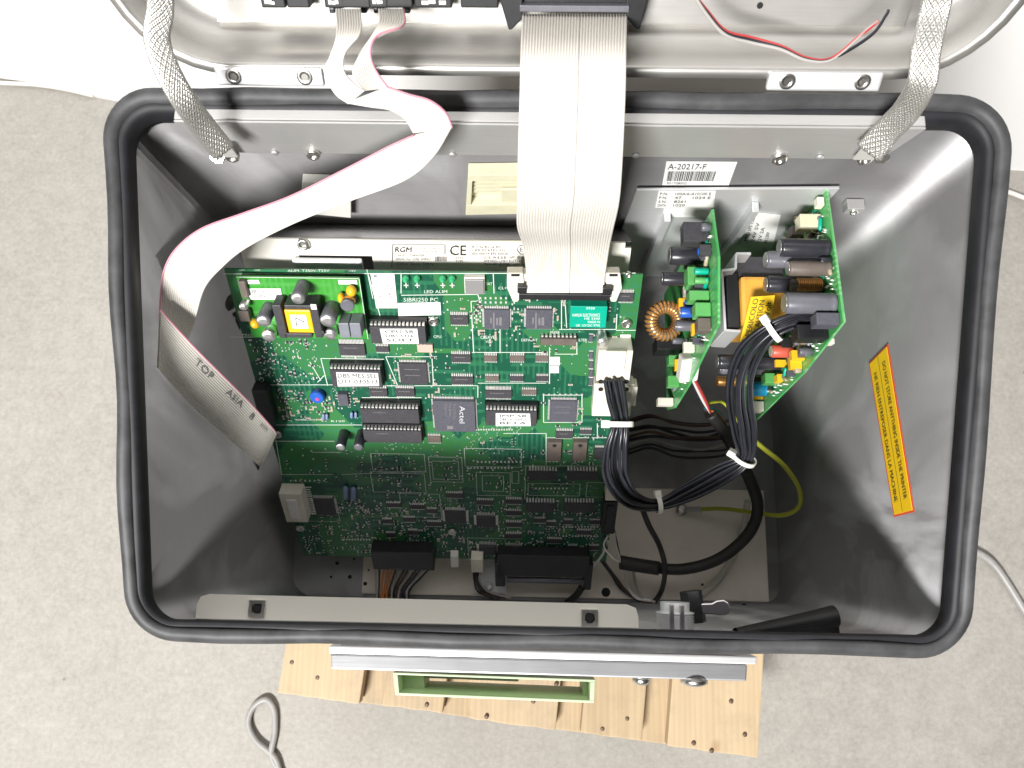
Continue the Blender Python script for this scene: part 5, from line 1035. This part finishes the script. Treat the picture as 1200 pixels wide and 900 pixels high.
# ================================================================== LOCK, HOSE, LID WIRES, FLOOR CABLES
lk_ = thing('lock_barrel', 'threaded metal lock barrel with flat cam at the front of the case', 'lock', at_d(788, 730, .46))
ly, lz = Y0+0.001, H-0.474
c0 = Vector((at_z(787, 722, -0.485).x, ly, lz)); L = at_z(787, 704, -0.485).y-ly; mb = MB(); pr = [(0.0112, 0)]
for k in range(8): pr += [(0.0112, L*0.60*(k+0.15)/8), (0.0101, L*0.60*(k+0.65)/8)]
pr += [(0.0112, L*0.62), (0.0112, L*0.66), (0.0085, L*0.70), (0.0085, L)]; mb.lathe(c0, (0, 1, 0), pr, 28); mb.build('barrel', 'alu', lk_)
for dx, w in ((-0.004, 0.0012), (0.002, 0.0012)):
    mb = MB(); f = Frame(c0+Vector((dx, L*0.1, 0.0112)), Vector((1, 0, 0)), Vector((0, 1, 0))); mb.box(f, -w, w, 0, L*0.85, -0.002, 0.0004); mb.build('barrel_flat', 'zinc', lk_, 0.0002)
a = at_z(803, 714, -0.478); b_ = at_z(845, 713, -0.478); f = Frame(a, b_-a, Vector((0, -1, 0.0))); f.N = Vector((0, 0, 1)); w = (b_-a).length; mb = MB()
ol = [(0, -0.0032), (w*0.72, -0.0034), (w*0.85, -0.0048), (w*1.05, -0.0052), (w*1.18, -0.0036), (w*1.24, 0.0), (w*1.18, 0.0030), (w*1.05, 0.0040), (w*0.85, 0.0038), (w*0.72, 0.0030), (0, 0.0030)]
mb.prism([f.w(u, v, 0) for u, v in ol], Vector((0, 0, 0.0026))); mb.build('cam', 'zinc', lk_, 0.0008)
p = at_z(811, 711, -0.476); mb = MB(); mb.lathe(p+Vector((0, 0.009, -0.003)), Vector((0.12, -1, 0)), [(0.0068, 0), (0.0068, 0.0185)], 6); mb.build('nut', 'black', lk_, 0.0005)
hs = thing('rubber_trim_end', 'loose hollow black rubber trim end lying inside the front right rim', 'rubber trim', at_d(930, 735, .47))
P_ = [at_d(862, 742, .452), at_d(900, 736, .462), at_d(945, 728, .468), at_d(978, 722, .470)]; mb = MB(); mb.tube(crom(P_, 6), [0.003+0.0035*i/18 for i in range(19)], 14, cap=False); mb.tube(crom(P_, 6), [0.002+0.0025*i/18 for i in range(19)], 14, cap=False); mb.build('trim_tube', 'trim', hs)
E_ = P_[-1]; T = (P_[-1]-P_[-2]).normalized(); a = T.cross(Vector((0, 0, 1))).normalized(); b_ = a.cross(T); mb = MB(); mb.grid([[E_+(a*math.cos(t)+b_*math.sin(t))*r_+T*0.0003 for t in [2*math.pi*k/16 for k in range(16)]] for r_ in (0.0065, 0.0045)], closed=True); mb.build('cut_end', 'sleeve', hs)
mb = MB(); mb.hexa([at_d(*p) for p in ((862, 745, .455), (985, 748, .470), (985, 752, .475), (862, 750, .46), (868, 740, .452), (980, 728, .466), (984, 734, .468), (866, 746, .456))]); mb.build('trim_leg', 'trim', hs, 0.001)
lwz = thing('lid_wires', 'thin red and black wires hanging on the inside of the lid', 'wire', at_d(950, 70, .36))
for k, (m, dy) in enumerate((('wred', 0), ('wire', 2.2), ('wgrey', 5))):
    e = [(1010, 40, .362), (1030, 24, .36)] if m != 'wire' else [(1020, 42, .362), (1038, 18, .36), (1041, 12, .36)]
    wire('lead', [(812, -8, .35), (828, 12+dy, .356), (850, 36+dy, .362), (880, 44+dy*1.2, .365), (915, 54+dy*0.8, .365), (945, 68+dy*0.5, .366), (975, 68+dy*0.3, .366)]+e, 0.0008, m, par=lwz)
cz = -(H-0.005)
tag(wire('floor_cable', [at_z(*p, cz) for p in ((330, 915), (322, 888), (300, 868), (291, 848), (296, 830), (311, 820), (321, 832), (322, 858), (318, 885), (328, 905), (340, 930))], 0.0036, 'cable'), 'grey cable looped on the concrete left of the pallet', 'cable')
tag(wire('floor_cable', [at_z(*p, cz) for p in ((1080, 640), (1120, 640), (1146, 648), (1165, 662), (1182, 686), (1200, 715), (1230, 760))], 0.0042, 'cable'), 'grey cable on the concrete emerging from the right of the case', 'cable')
tag(wire('floor_cable', [at_z(*p, cz) for p in ((1120, 212), (1160, 218), (1185, 226), (1215, 236), (1260, 240))], 0.003, 'wwhite'), 'thin white cable on the floor by the wall', 'cable')
tag(wire('floor_cable', [at_z(*p, cz) for p in ((-40, 93), (0, 97), (40, 99), (75, 104), (110, 112))], 0.003, 'wwhite'), 'pale cable along the foot of the left wall', 'cable')
mb = MB(); p = at_z(803, 857, -PZ-0.02); f = Frame(Vector((p.x, p.y, H-PZ-0.021)), Vector((1, 0.3, 0)), Vector((-0.3, 1, 0))); mb.prism([f.w(u, v, 0.0) for u, v in ((-0.006, -0.006), (0.004, -0.007), (0.006, 0.003), (0.001, 0.007), (-0.002, 0.002), (-0.007, 0.003))], Vector((0, 0, 0.0006))); tag(mb.build('paper_scrap', 'paper'), 'torn scrap of white paper in a gap between the pallet planks', 'paper scrap')
bpy.data.objects.remove(_fo)
